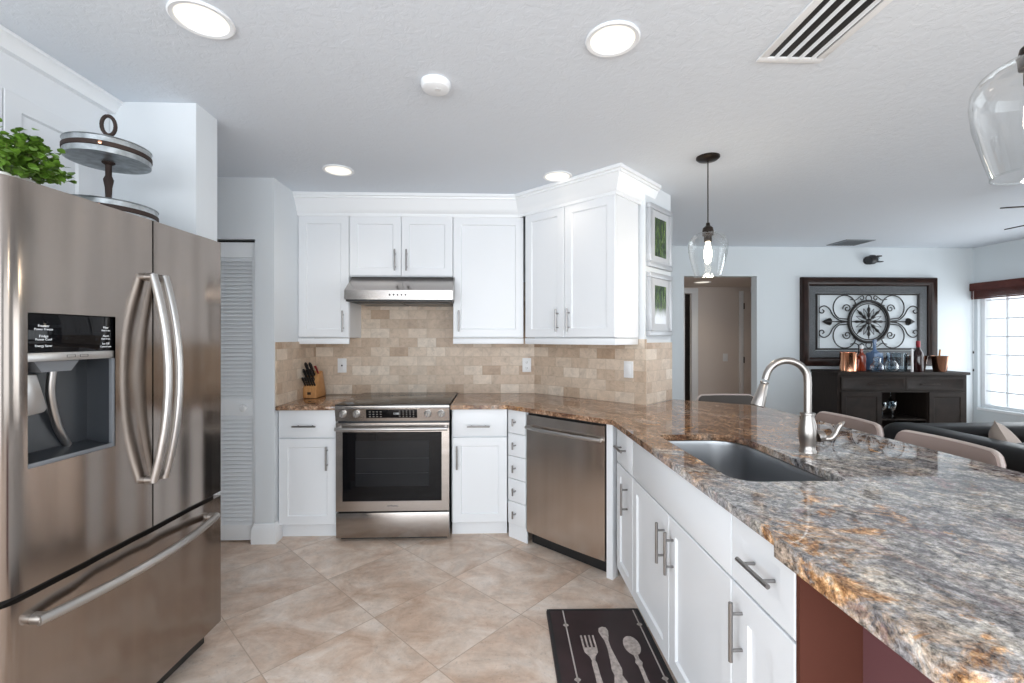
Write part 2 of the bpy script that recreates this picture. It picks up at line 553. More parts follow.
M['matboard'] = plain('silver_matboard', (0.52, 0.54, 0.57), 0.6)
M['wine'] = plain('dark_wine_glass', (0.02, 0.006, 0.006), 0.08, spec=0.6)
M['redfoil'] = plain('red_foil', (0.28, 0.02, 0.03), 0.35, 0.3)
M['amber'] = plain('amber_liquor', (0.25, 0.035, 0.012), 0.08, spec=0.6)
M['bluebottle'] = plain('blue_glass', (0.10, 0.17, 0.30), 0.1, spec=0.6)
M['jarglass'] = thin_glass('jar_glass', (0.80, 0.85, 0.88), 0.62)
M['candle'] = plain('white_wax', (0.85, 0.85, 0.85), 0.5)
M['bronzebucket'] = plain('brushed_copper_bucket', (0.36, 0.20, 0.14), 0.22, 1)


def photo_material(name, low):
    t = NT(name); v = t.coord(scale=(1, 1, 0.16))
    f = t.noise(v, 55, 6, 0.7, 1.2)
    c = t.ramp(f, [(0.36, (0.004, 0.008, 0.003)), (0.48, (0.018, 0.045, 0.010)), (0.57, (0.07, 0.13, 0.03)), (0.68, (0.26, 0.34, 0.13))])
    if low:
        sp = t.n('ShaderNodeSeparateXYZ'); t.l(t.coord(), sp.inputs[0])
        g = t.n('ShaderNodeMapRange'); t.l(t.math('ADD', sp.outputs[2], t.math('MULTIPLY', f, 0.12)), g.inputs[0])
        g.inputs[1].default_value = -0.02; g.inputs[2].default_value = 0.04
        c = t.mix(g.outputs[0], (0.70, 0.74, 0.80), c)
    t.l(c, t.b.inputs['Base Color']); t.b.inputs['Roughness'].default_value = 0.25
    return t.m


# ------------------------------------------------------------------ key points (metres, x right, y away, z up)
CEIL = 2.44
YW = 3.74                      # kitchen back wall
A = (0.323, YW)                # where the diagonal wall starts
B = (1.020, 3.043)             # near corner of the diagonal wall
C = (1.310, 3.333)             # far corner of its end face
XR, YF = 5.69, 5.17           # right wall, far wall
s2 = math.sqrt(0.5)

# ------------------------------------------------------------------ room shell
o = MB().box(-2.6, XR + 0.15, -3.3, 7.2, -0.05, 0).build('floor', M['floor']); struct(o, 'beige travertine floor of large tiles laid on the diagonal')
m = MB().box(-2.6, XR + 0.15, -3.3, YF + 0.12, CEIL, CEIL + 0.1)
o = m.build('ceiling', M['ceiling']); struct(o, 'white textured ceiling')
o = MB().box(2.0, 4.2, YF + 0.121, 7.0, 2.13, 2.2).build('ceiling_hall', M['hall']); struct(o, 'low ceiling of the hallway')
m = MB(); m.box(-2.4, -2.25, -3.3, -2.7, 0, CEIL); m.box(-2.4, -2.25, -0.3, 3.9, 0, CEIL); m.box(-2.4, -2.25, -2.7, -0.3, 0, 0.45); m.box(-2.4, -2.25, -2.7, -0.3, 2.25, CEIL)  # opening added out of view for the left fill light
o = m.build('wall_left', M['wall']); struct(o)
o = MB().box(-2.25, A[0] + 0.05, YW, YW + 0.12, 0, CEIL).build('wall_back', M['wall']); struct(o)
e = 0.394
D = (A[0] + e * s2, A[1] + e * s2)
o = MB().prism([A, B, C, (C[0] - 0.985 * s2, C[1] + 0.985 * s2)], 0, CEIL).build('wall_diagonal', M['wall']); struct(o, 'white angled wall at the end of the kitchen cabinets')
# pantry wall with its opening
m = MB()
m.box(-1.607, -1.481, 3.06, YW, 0, CEIL)
m.box(-2.25, -1.607, 3.06, 3.16, 2.03, CEIL)
m.box(-2.25, -2.14, 3.06, 3.16, 0, 2.03)
o = m.build('wall_pantry', M['wall']); struct(o, 'white pantry wall with a door opening')
o = MB().box(-2.25, -1.365, 2.10, 2.255, 0, CEIL).build('wall_fridge', M['wall']); struct(o, 'white wall stub at the far side of the refrigerator')
# far wall with the hall opening
m = MB()
m.box(-2.4, 2.19, YF, YF + 0.12, 0, CEIL)
m.box(3.058, XR, YF, YF + 0.12, 0, CEIL)
m.box(2.19, 3.058, YF, YF + 0.12, 2.095, CEIL)
o = m.build('wall_far', M['wall_blue']); struct(o, 'pale blue far wall with the hallway opening')
# right wall with the window
wy0, wy1, wz0, wz1 = 2.45, 5.12, 0.555, 1.93
m = MB()
m.box(XR, XR + 0.15, -3.3, -2.4, 0, CEIL); m.box(XR, XR + 0.15, 0.6, wy0, 0, CEIL)
m.box(XR, XR + 0.15, -2.4, 0.6, 0, 0.3); m.box(XR, XR + 0.15, -2.4, 0.6, 2.2, CEIL)  # opening added out of view for the right fill light
m.box(XR, XR + 0.15, wy1, YF + 0.12, 0, CEIL)
m.box(XR, XR + 0.15, wy0, wy1, 0, wz0)
m.box(XR, XR + 0.15, wy0, wy1, wz1, CEIL)
o = m.build('wall_right', M['wall_blue']); struct(o, 'pale blue right wall with the bright window')
# rear wall with a wide unseen opening added for the rear fill
m = MB()
m.box(-2.4, -2.1, -3.3, -3.15, 0, CEIL)
m.box(4.5, XR, -3.3, -3.15, 0, CEIL)
m.box(-2.1, 4.5, -3.3, -3.15, 2.35, CEIL)
o = m.build('wall_rear', M['wall']); struct(o)
# hallway
m = MB()
m.box(2.93, 4.1, 6.6, 6.7, 0, 2.13)
m.box(2.0, 2.79, 6.6, 6.7, 0, 2.13)
m.box(2.79, 2.93, 6.6, 6.7, 2.03, 2.13)
o = m.build('wall_hall', M['hall']); struct(o, 'beige end wall of the hallway')
o = MB().box(3.80, 3.9, YF + 0.121, 6.6, 0, 2.13).build('wall_hall_right', M['hall']); struct(o)
o = MB().box(2.0, 2.1, YF + 0.121, 6.6, 0, 2.13).build('wall_hall_left', M['hall']); struct(o)
o = MB().box(2.0, 4.0, 7.1, 7.15, 0, 2.13).build('wall_closet', M['espresso']); struct(o)
m = MB()
m.box(2.905, 3.0, 6.575, 6.6, 0, 2.07, 0.004); m.box(2.72, 2.80, 6.575, 6.6, 0, 2.07, 0.004); m.box(2.72, 3.0, 6.574, 6.6, 2.03, 2.11, 0.004)
o = m.build('trim_1', M['trim']); struct(o, 'white casing of the dark doorway in the hallway')
d2 = empty('door_2', (3.66, 6.6, 0), label='beige hallway door with casing beside the dark hinge gap', kind='structure')
MB().box(0.03, 0.14, -0.03, 0.0, 0, 2.04, 0.003).build('door_panel', M['hall'], d2)
MB().box(-0.035, 0.022, -0.035, 0.0, 0, 2.07, 0.004).build('casing', M['trim'], d2)
MB().box(0.022, 0.03, -0.012, 0.0, 0, 2.04).build('hinge_gap', M['black'], d2)
for z in (0.25, 1.0, 1.8):
    MB().box(0.018, 0.034, -0.042, -0.03, z, z + 0.09, 0.002).build('hinge', M['bronze'], d2)
# baseboards
prof = [(0, 0), (0.018, 0), (0.018, 0.095), (0.010, 0.115), (0.006, 0.13), (0, 0.13)]
o = MB().sweep(prof, [(-1.607, 3.08), (-1.607, 3.06), (-1.481, 3.06), (-1.481, 3.14)], 1).build('baseboard_pantry', M['trim']); struct(o, 'white baseboard around the pantry wall end')
o = MB().sweep(prof, [(3.058, YF), (XR, YF)], 1).build('baseboard_far', M['trim']); struct(o)
o = MB().sweep(prof, [(XR, YF), (XR, -3.15)], 1).build('baseboard_right', M['trim']); struct(o)
# backsplash panels: each in its own frame, x along the wall, z up
def splash(name, loc, rz, w, z0, z1, label):
    e_ = MB().box(0, w, -0.012, 0, z0, z1).build(name, M['splash']); e_.location = loc; e_.rotation_euler = (0, 0, R(rz)); struct(e_, label)
L_AB = math.hypot(B[0] - A[0], B[1] - A[1])
splash('backsplash_back', (-1.481, YW, 0.912), 0, A[0] + 1.481, 0, 0.92, 'travertine subway tile backsplash behind the range')
splash('backsplash_diagonal', (A[0], A[1], 0.912), -45, L_AB + 0.012, 0, 0.45, 'travertine subway tile backsplash on the angled wall')
splash('backsplash_end', (B[0], B[1], 0.912), 45, 0.41, 0, 0.425, 'travertine subway tile on the end face of the angled wall')
splash('backsplash_left', (-1.481, 3.075, 0.912), 90, YW - 3.075, 0, 0.43, 'travertine subway tile on the side of the pantry wall')
# crown moulding above the upper cabinets
cp = [(0, 2.285), (0.010, 2.285), (0.012, 2.305), (0.022, 2.315), (0.034, 2.345), (0.056, 2.385), (0.064, 2.40), (0.072, 2.402), (0.075, 2.415), (0.086, 2.418), (0.086, 2.439), (0, 2.439)]
o = MB().sweep(cp, [(-1.481, 3.42), (0.175, 3.42), (0.759, 2.836), (0.759 + 0.48 * s2, 2.836 + 0.48 * s2)], 1).build('trim_2', M['trim']); struct(o, 'white crown moulding over the kitchen wall cabinets')
cp2 = [(0, 2.385), (0.026, 2.385), (0.030, 2.395), (0.04, 2.415), (0.052, 2.424), (0.058, 2.426), (0.058, 2.439), (0, 2.439)]
o = MB().sweep(cp2, [(-1.7455, 1.29), (-1.7455, 2.0995)], 1).build('trim_3', M['trim']); struct(o, 'white crown moulding above the refrigerator cabinet')

# pantry louvred door
d1 = empty('door_1', (-2.125, 3.085, 0.012), label='white louvred bifold pantry door', kind='structure')
def bifold(x0, x1):
    m = MB()
    st = 0.028
    m.box(x0, x0 + st, 0, 0.03, 0, 2.0, 0.002); m.box(x1 - st, x1, 0, 0.03, 0, 2.0, 0.002)
    m.box(x0 + st, x1 - st, 0.001, 0.029, 0, 0.10); m.box(x0 + st, x1 - st, 0.001, 0.029, 1.90, 2.0); m.box(x0 + st, x1 - st, 0.001, 0.029, 0.835, 0.945)
    m.build('door_panel', M['trim'], d1)
    m = MB()
    for z0, z1 in ((0.10, 0.835), (0.945, 1.90)):
        n = int((z1 - z0) / 0.0265)
        for i in range(n):
            z = z0 + (i + 0.5) * (z1 - z0) / n
            m.prism([(0.003, z - 0.013), (0.007, z - 0.015), (0.027, z + 0.011), (0.023, z + 0.013)], x0 + st, x1 - st, axis='x')
    m.build('louvre_slats', M['trim'], d1)
bifold(0.005, 0.235); bifold(0.237, 0.515)
MB().box(0.0, 0.515, 0.0, 0.03, 2.0, 2.012).build('track', M['black'], d1)
kn = MB().lathe([(0, 0), (0.010, 0), (0.009, 0.018), (0.017, 0.028), (0.022, 0.040), (0.018, 0.048), (0, 0.050)], n=24, mtx=Matrix.Rotation(R(90), 4, 'X')).build('knob', M['white'], d1)
kn.location = (0.446, 0, 0.89)
# living room window
w1 = empty('window_1', (XR + 0.06, 0, 0), label='bright window with white muntins under a mahogany blind', kind='structure')
m = MB()
for (a, b_) in ((wy0, wy0 + 0.045), (wy1 - 0.045, wy1)):
    m.box(-0.02, 0.06, a, b_, wz0, wz1, 0.003)
m.box(-0.02, 0.06, wy0 + 0.045, wy1 - 0.045, wz0, wz0 + 0.04, 0.003); m.box(-0.02, 0.06, wy0 + 0.045, wy1 - 0.045, wz1 - 0.04, wz1, 0.003)
m.build('window_frame', M['trim'], w1)
m = MB()
ys = [4.865 - i * 0.24 for i in range(10)]
for y in ys:
    m.box(0.0, 0.022, y - 0.007, y + 0.007, wz0 + 0.04, wz1 - 0.04)
for z in (0.749, 0.956, 1.175, 1.387, 1.595, 1.81):
    m.box(0.001, 0.021, wy0 + 0.045, wy1 - 0.045, z - 0.007, z + 0.007)
m.build('muntins', M['trim'], w1)
MB().box(0.024, 0.028, wy0 + 0.045, wy1 - 0.045, wz0 + 0.04, wz1 - 0.04).build('pane', M['ext_glass'], w1)
MB().box(-0.07, -0.0201, wy0 - 0.02, wy1 + 0.005, wz0 - 0.03, wz0 - 0.0005, 0.004).build('window_sill', M['trim'], w1)
b1 = empty('window_blind', (XR - 0.055, 0, 1.845), label='mahogany wood blind raised at the top of the living room window', cat='blind')
MB().box(0, 0.05, wy0 - 0.05, 5.165, 0.08, 0.172, 0.006).build('valance', M['blind'], b1)
m = MB()
for i in range(7):
    m.box(0.006, 0.045, wy0, 5.15, 0.0 + i * 0.0115, 0.009 + i * 0.0115, 0.002)
m.build('slats', M['blind'], b1)
m = MB()
m.box(0.01, 0.042, wy0, 5.15, -0.018, -0.003, 0.003); m.build('bottom_rail', M['blind'], b1)
m = MB().tube([(0.003, 5.12, 0.08), (0.003, 5.12, -0.86)], 0.002, 8)
m.build('cord', M['white'], b1)
m = MB(); m.lathe([(0, 0), (0.008, 0.004), (0.005, 0.03), (0, 0.034)], (0.003, 5.12, -0.87), 10); m.build('cord_tassel', M['black'], b1)
m = MB(); m.lathe([(0, 0), (0.008, 0.004), (0.005, 0.03), (0, 0.034)], (0.003, 5.12, -0.66), 10); m.build('cord_tassel', M['black'], b1)

# ------------------------------------------------------------------ cabinets
def pull(parent, kind, x, z, L=0.16, y=0.0, skin='pull'):
    """bar pull standing off the face at y"""
    m = MB(); r = 0.006
    yy = y - 0.032
    if kind == 'v':
        m.cyl((x, yy, z - L / 2), (x, yy, z + L / 2), r, 14)
        for q in (-1, 1): m.cyl((x, yy, z + q * L * 0.31), (x, y, z + q * L * 0.31), 0.0045, 10)
    elif kind == 'h':
        m.cyl((x - L / 2, yy, z), (x + L / 2, yy, z), r, 14)
        for q in (-1, 1): m.cyl((x + q * L * 0.31, yy, z), (x + q * L * 0.31, y, z), 0.0045, 10)
    else:
        m.cyl((x, yy, z - 0.024), (x, yy, z + 0.024), r, 14)
        m.cyl((x, yy, z), (x, y, z), 0.0045, 10)
    return m.build('handle', M[skin], parent)


def cabinet(name, label, cat, group, loc, rz, W, z0, z1, depth, fronts, kick=False, rail=False, hollow=False, x0=0.0):
    root = empty(name, loc, rz, label, cat, group)
    m = MB()
    if hollow:
        m.box(x0, x0 + 0.016, 0.036, depth, z0, z1); m.box(W - 0.016, W, 0.036, depth, z0, z1)
        m.box(x0 + 0.016, W - 0.016, 0.036, depth, z0, z0 + 0.016); m.box(x0 + 0.016, W - 0.016, depth - 0.012, depth, z0 + 0.016, z1)
        m.box(x0, W, 0.021, 0.036, z0, z1)
    else:
        m.box(x0, W, 0.021, depth, z0, z1)
    m.build('body', M['cab'], root)
    if kick: MB().box(x0, W, 0.06, 0.078, 0.0, z0 - 0.0005).build('toe_kick', M['cab'], root)
    if rail: MB().box(x0, W, 0.0, 0.022, z0 - 0.047, z0 - 0.004, 0.002).build('light_rail', M['cab'], root)
    for (kind, a, b_, c0, c1, h) in fronts:
        g = 0.0018
        m = MB()
        if kind == 'door' or (kind in ('drawer', 'false') and c1 - c0 > 0.3):
            m.shaker(a + g, b_ - g, c0 + g, c1 - g)
        elif kind == 'wdoor':
            m.shaker(a + g, b_ - g, c0 + g, c1 - g, st=0.078)
        elif kind == 'sdrawer':
            m.shaker(a + g, b_ - g, c0 + g, c1 - g, st=0.05, dep=0.0015)
        else:
            m.box(a + g, b_ - g, 0.0, 0.02, c0 + g, c1 - g, 0.0025)
        p = m.build({'door': 'door', 'wdoor': 'door', 'drawer': 'drawer', 'sdrawer': 'drawer', 'false': 'drawer_front'}[kind], M['cab'], root)
        if h: pull(p, h[0], h[1], h[2], h[3] if len(h) > 3 else 0.16)
    return root


ZB, ZT = 0.10, 0.881
UZ0, UZ1 = 1.372, 2.29
gU, gB = 'white wall cabinets along the kitchen walls', 'white base cabinets along the kitchen walls'
# upper cabinets on the back wall (face y = 3.42)
cabinet('wall_cabinet', 'white single door wall cabinet left of the range hood', 'cabinet', gU, (-1.480, 3.42, 0), 0, 0.377, UZ0, UZ1, 0.315,
        [('door', 0, 0.377, UZ0 + 0.004, UZ1, ('v', 0.337, 1.494))], rail=True)
cabinet('wall_cabinet', 'short white two door wall cabinet above the range hood', 'cabinet', gU, (-1.102, 3.42, 0), 0, 0.776, 1.833, UZ1, 0.315,
        [('door', 0, 0.388, 1.837, UZ1, ('v', 0.345, 1.954)), ('door', 0.388, 0.776, 1.837, UZ1, ('v', 0.431, 1.954))])
cabinet('wall_cabinet', 'white single door wall cabinet right of the range hood', 'cabinet', gU, (-0.325, 3.42, 0), 0, 0.535, UZ0, UZ1, 0.315,
        [('door', 0, 0.535, UZ0 + 0.004, UZ1, ('v', 0.045, 1.498))], rail=True)
# diagonal upper cabinet: five-sided carcass against the diagonal wall
rt = empty('wall_cabinet', (0.218, 3.375, 0), -45, 'white two door wall cabinet on the angled wall above the dishwasher', 'cabinet', gU)
LW = 0.762
MB().prism([(0.0, 0.021), (LW, 0.021), (LW, 0.31), (0.24, 0.31)], UZ0, UZ1).build('body', M['cab'], rt)
MB().shaker(0.002, 0.360, UZ0 + 0.004, UZ1).build('door', M['cab'], rt)
MB().shaker(0.364, LW - 0.002, UZ0 + 0.004, UZ1).build('door', M['cab'], rt)
ds = [c for c in rt.children if c.name.startswith('door')]
pull(ds[0], 'v', 0.312, 1.494); pull(ds[1], 'v', 0.407, 1.494)
m = MB(); m.box(0, LW, 0.0, 0.022, UZ0 - 0.047, UZ0 - 0.004, 0.002); m.box(LW - 0.022, LW, 0.022, 0.31, UZ0 - 0.047, UZ0 - 0.004, 0.002)
m.build('light_rail', M['cab'], rt)
# cabinet above the refrigerator (faces +x)
cabinet('wall_cabinet', 'white panelled cabinet above the stainless refrigerator', 'cabinet', gU, (-1.725, 1.29, 0), 90, 0.806, 1.86, 2.40, 0.50,
        [('door', 0.004, 0.350, 1.875, 2.25, None), ('door', 0.350, 0.694, 1.875, 2.25, None)])
# base cabinets on the back wall (face y = 3.10)
cabinet('base_cabinet', 'white base cabinet left of the range with one drawer over a door', 'cabinet', gB, (-1.478, 3.10, 0), 0, 0.392, ZB, ZT, 0.60,
        [('drawer', 0.006, 0.392, 0.694, ZT, ('h', 0.187, 0.774, 0.155)), ('door', 0.006, 0.392, ZB, 0.688, ('v', 0.334, 0.558))], kick=True)
cabinet('base_cabinet', 'white base cabinet right of the range with one drawer over a door', 'cabinet', gB, (-0.305, 3.10, 0), 0, 0.383, ZB, ZT, 0.60,
        [('drawer', 0.004, 0.383, 0.694, ZT, ('h', 0.185, 0.766, 0.155)), ('door', 0.004, 0.383, ZB, 0.688, ('v', 0.038, 0.554))], kick=True)
# narrow stack of five drawers on the diagonal
rt = cabinet('drawer_cabinet', 'narrow white stack of five small drawers left of the dishwasher', 'cabinet', gB, (0.080, 3.10, 0), -45, 0.168, ZB, ZT, 0.40,
             [('drawer', 0.002, 0.166, a, b_, ('t', 0.075, (a + b_) / 2)) for a, b_ in ((0.72, ZT), (0.565, 0.72), (0.41, 0.565), (0.255, 0.41), (ZB, 0.255))], kick=False)
MB().box(0.0, 0.168, 0.012, 0.021, 0.0, ZB - 0.001).build('toe_kick', M['cab'], rt)
# run under the sink (face x = 0.668)
def Y2(y): return 2.512 - y
cabinet('base_cabinet', 'white base cabinet between dishwasher and sink cabinet', 'cabinet', gB, (0.668, 2.512, 0), -90, Y2(2.182), ZB, ZT, 0.58,
        [('drawer', 0.045, Y2(2.182), 0.69, ZT, ('h', 0.175, 0.787, 0.13)), ('door', 0.045, Y2(2.182), ZB, 0.686, ('v', 0.245, 0.548))], kick=True)
cabinet('base_cabinet', 'white sink cabinet with two doors and a plain top panel', 'cabinet', gB, (0.668, 2.181, 0), -90, 0.926, ZB, ZT, 0.58,
        [('false', 0, 0.926, 0.69, ZT, None), ('door', 0, 0.463, ZB, 0.686, ('v', 0.418, 0.558)), ('door', 0.463, 0.926, ZB, 0.686, ('v', 0.508, 0.558))], kick=True, hollow=True)
cabinet('base_cabinet', 'white end cabinet nearest the camera with drawer over door', 'cabinet', gB, (0.668, 1.254, 0), -90, 0.274, ZB, ZT, 0.58,
        [('sdrawer', 0, 0.272, 0.69, ZT, ('h', 0.155, 0.787, 0.135)), ('wdoor', 0, 0.272, ZB, 0.686, ('v', 0.055, 0.572))], kick=True)
# painted end of the peninsula and its knee wall
o = MB().box(0.669, 0.812, 0.968, 0.9795, 0, 0.8635).build('wall_peninsula_end', M['brown']); struct(o, 'dark brown painted panel at the end of the sink cabinets')
m = MB(); m.box(0.8125, 0.93, 0.66, 0.9795, 0, 0.8635); m.box(0.93, 1.40, 0.66, 0.80, 0, 0.8635)
o = m.build('wall_peninsula_near', M['maroon']); struct(o, 'maroon painted knee wall under the near countertop')
o = MB().box(1.262, 1.40, 0.98, 2.55, 0, 0.8735).build('wall_peninsula', M['maroon']); struct(o, 'maroon knee wall behind the sink cabinets')

# ------------------------------------------------------------------ countertops
gz0, gz1 = 0.884, 0.912
ct = MB().prism([(-1.478, 3.066), (-1.082, 3.066), (-1.082, 3.726), (-1.478, 3.726)][:], gz0, gz1, 0.004).build('countertop', M['granite'])
tag(ct, 'short polished granite countertop left of the range', 'countertop')
# main L-shaped piece with the sink cut-out, made as two rings joined
outer = [(-0.309, 3.066), (0.072, 3.066), (0.650, 2.488), (0.650, 1.020), (0.643, 1.0199), (0.643, 0.640), (0.655, 0.600), (0.69, 0.582),
         (1.79, 0.582), (1.79, 2.93), (1.74, 3.02), (C[0] + 0.02, C[1] - 0.02 + 0.012), (B[0] + 0.004, B[1] - 0.02), (A[0] - 0.006, YW - 0.014), (-0.309, YW - 0.014)]
sinkp = rrect(0.765, 1.135, 1.405, 2.105, [0.13, 0.04, 0.08, 0.03], 8)
bm = bmesh.new()
def loop(pts, z): return [bm.verts.new((p[0], p[1], z)) for p in pts]
rings = {}
for z in (gz0, gz1):
    for nm, pts in (('o', outer), ('i', sinkp)):
        vs = loop(pts, z); rings[nm, z] = vs
        for a, b_ in zip(vs, vs[1:] + vs[:1]): bm.edges.new((a, b_))
    es = [e_ for e_ in bm.edges if all(abs(v.co.z - z) < 1e-6 for v in e_.verts)]
    bmesh.ops.triangle_fill(bm, edges=es, use_beauty=True, use_dissolve=False)
for nm in 'oi':
    lo, hi = rings[nm, gz0], rings[nm, gz1]
    for i in range(len(lo)):
        j = (i + 1) % len(lo)
        bm.faces.new((lo[i], lo[j], hi[j], hi[i]))
bmesh.ops.recalc_face_normals(bm, faces=bm.faces)
m = MB(); m.bm.free(); m.bm = bm
ct = m.build('countertop', M['granite'], ang=20)
tag(ct, 'large polished granite peninsula countertop around the sink', 'countertop')
# built-up edge under the near end
m = MB()
m.prism([(0.643, 1.0195), (0.643, 0.64), (0.655, 0.60), (0.69, 0.582), (1.789, 0.582), (1.789, 0.612), (0.70, 0.612), (0.666, 0.64), (0.666, 1.0195)], 0.864, gz0)
m.build('built_up_edge', M['granite'], ct)

# undermount sink
sk = empty('kitchen_sink', (0.955, 1.735, 0.882), label='stainless undermount sink basin set in the granite peninsula', cat='sink')
def sring(off, z, r):
    return [Vector((x - 0.955, y - 1.735, z)) for x, y in rrect(0.762 + off, 1.138 - off, 1.402 + off, 2.108 - off, [r + 0.045, max(0.02, r - 0.045), r - 0.005, max(0.02, r - 0.05)], 8)]
b = bmesh.new()
rs = []
for off, z, r in ((-0.022, -0.003, 0.10), (0.0, -0.003, 0.09), (0.003, -0.02, 0.085), (0.008, -0.15, 0.08), (0.014, -0.185, 0.075), (0.03, -0.203, 0.06), (0.06, -0.21, 0.05)):
    rs.append([b.verts.new(v) for v in sring(off, z, r)])
for a, c in zip(rs, rs[1:]):
    for i in range(len(a)):
        j = (i + 1) % len(a); b.faces.new((a[i], a[j], c[j], c[i]))
b.faces.new(rs[-1])
bmesh.ops.recalc_face_normals(b, faces=b.faces)
m = MB()._merge(b)
so = m.build('basin', M['sink'], sk, ang=60)
so.modifiers.new('thick', 'SOLIDIFY').thickness = 0.0015
MB().lathe([(0.0, -0.207), (0.03, -0.207), (0.045, -0.204), (0.045, -0.2095), (0, -0.2095)], n=28).build('drain', M['nickel'], sk)

# faucet
fc = empty('kitchen_faucet', (1.252, 1.765, gz1), label='brushed nickel gooseneck pull-down faucet behind the sink', cat='faucet')
MB().lathe([(0.0, 0), (0.031, 0), (0.031, 0.006), (0.027, 0.012), (0.027, 0.03), (0.032, 0.055), (0.033, 0.085), (0.029, 0.115), (0.024, 0.132), (0.024, 0.148), (0.027, 0.150), (0.027, 0.158), (0, 0.160)]).build('body', M['nickel'], fc)
aw = math.atan2(0.06, -0.99)
dx, dy = -0.985, 0.17
pts = [(0, 0, 0.155), (0, 0, 0.22), (0, 0, 0.275)]
rad = 0.079
for i in range(1, 15):
    a = R(180 * i / 14 * 0.95)
    q = rad * (1 - math.cos(a))
    pts.append((dx * q, dy * q, 0.288 + rad * math.sin(a)))
pts.append(tuple(Vector(pts[-1]) + (Vector(pts[-1]) - Vector(pts[-2])).normalized() * 0.012))
MB().tube(pts, 0.0138, 18).build('spout', M['nickel'], fc)
pe = Vector(pts[-1]); pd = (Vector(pts[-1]) - Vector(pts[-2])).normalized()
MB().tube([pe + pd * t for t in (0.008, 0.010, 0.014, 0.018, 0.022, 0.085, 0.108, 0.112)], [0.0145, 0.0165, 0.0165, 0.013, 0.0155, 0.024, 0.0265, 0.023], 20).build('spray_head', M['nickel'], fc)
sb = Vector((dx, dy, 0)); off = pd.cross(Vector((0, 0, 1))).normalized()
hub = MB(); hub.lathe([(0, 0), (0.022, 0.002), (0.024, 0.018), (0.018, 0.03), (0, 0.034)], n=20, mtx=Matrix.Translation((0.028, -0.012, 0.062)) @ Matrix.Rotation(R(75), 4, 'Y'))
hub.build('lever_hub', M['nickel'], fc)
MB().tube(smooth_path([(0.045, -0.018, 0.058), (0.075, -0.026, 0.060), (0.092, -0.030, 0.080), (0.107, -0.034, 0.112), (0.122, -0.037, 0.128)], 6), [0.011] * 7 + [0.0105] * 6 + [0.0095] * 6 + [0.009, 0.008, 0.007, 0.006, 0.005, 0.004], 14).build('lever_handle', M['nickel'], fc)

# ------------------------------------------------------------------ refrigerator (x along the front from the near side, y into its depth)
fr = empty('refrigerator', (-1.276, 1.209, 0), 90 - 2.68, 'stainless french door refrigerator with ice and water dispenser', 'refrigerator')
FW = 0.867
def fy(u):
    """slightly bowed front with rounded outer edges"""
    y = 0.003 * ((u - FW / 2) / (FW / 2)) ** 2
    for d, w in ((u, 0.045), (FW - u, 0.006)):
        if d < w: y += 0.7 * w * (1 - math.sqrt(max(0, 1 - ((w - d) / w) ** 2)))
    return y + 0.0012 * math.sin(u * 21 + 0.6) + 0.0006 * math.sin(u * 47 + 1)
def door_poly(u0, u1, back=0.075, n=None):
    us = sorted(set([u0, u1] + [u for u in [0.0, 0.002, 0.005, 0.010, 0.016, 0.024, 0.034, 0.045] + [FW - q for q in (0.0, 0.001, 0.0025, 0.006)] + [0.045 + (FW - 0.055) * i / 60 for i in range(61)] if u0 < u < u1]))
    return [(u, fy(u)) for u in us] + [(u1, back), (u0, back)]
zt, zs1, zs0, zb = 1.799, 0.682, 0.662, 0.098
MB().box(0.008, FW - 0.008, 0.085, 0.70, 0.02, 1.775, 0.006).build('body', M['dgrey'], fr)
MB().box(0.03, FW - 0.03, 0.06, 0.085, 0.015, zb - 0.006).build('toe_grille', M['black'], fr)
MB().box(0.012, FW - 0.012, 0.03, 0.085, zs0 - 0.01, zs1 + 0.01).build('gasket', M['black'], fr)
du0, du1, dz0, dz1 = 0.064, 0.330, 1.012, 1.440
m = MB()
m.prism(door_poly(0.0, du0), zs1, zt); m.prism(door_poly(du1, 0.477), zs1, zt)
m.prism(door_poly(du0, du1), dz1, zt); m.prism(door_poly(du0, du1), zs1, dz0)
bmesh.ops.remove_doubles(m.bm, verts=m.bm.verts, dist=1e-5)
ld = m.build('door', M['steel_v'], fr); ld['label'] = 'left stainless door with the dispenser'
rd = MB().prism(door_poly(0.483, FW), zs1, zt).build('door', M['steel_v'], fr)
MB().box(0.477, 0.483, 0.03, 0.085, zs1, zt - 0.005).build('door_gasket', M['black'], fr)
fd = MB().prism(door_poly(0.0, FW), zb, zs0).build('freezer_drawer', M['steel_v'], fr)
def arc_handle(u, parent):
    pts = []
    for i in range(21):
        t = -1 + 2 * i / 20
        z = 1.2255 + 0.372 * t
        pts.append((u, fy(u) - 0.022 - 0.055 * (1 - t * t), z))
    m = MB(); m.tube(pts, 0.0135, 14)
    m.cyl((u, fy(u) + 0.001, 1.590), (u, fy(u) - 0.026, 1.590), 0.014, 14); m.cyl((u, fy(u) + 0.001, 0.861), (u, fy(u) - 0.026, 0.861), 0.014, 14)
    m.build('handle', M['steel_b'], parent)
arc_handle(0.455, ld); arc_handle(0.508, rd)
pts = []
for i in range(25):
    t = -1 + 2 * i / 24
    pts.append((FW / 2 + 0.365 * t, 0.0 - 0.022 - 0.05 * (1 - t * t), 0.596))
m = MB(); m.tube(pts, 0.0145, 14)
for q in (-1, 1): m.cyl((FW / 2 + q * 0.352, 0.02, 0.596), (FW / 2 + q * 0.352, -0.026, 0.596), 0.016, 14)
m.build('handle', M['steel_b'], fd)
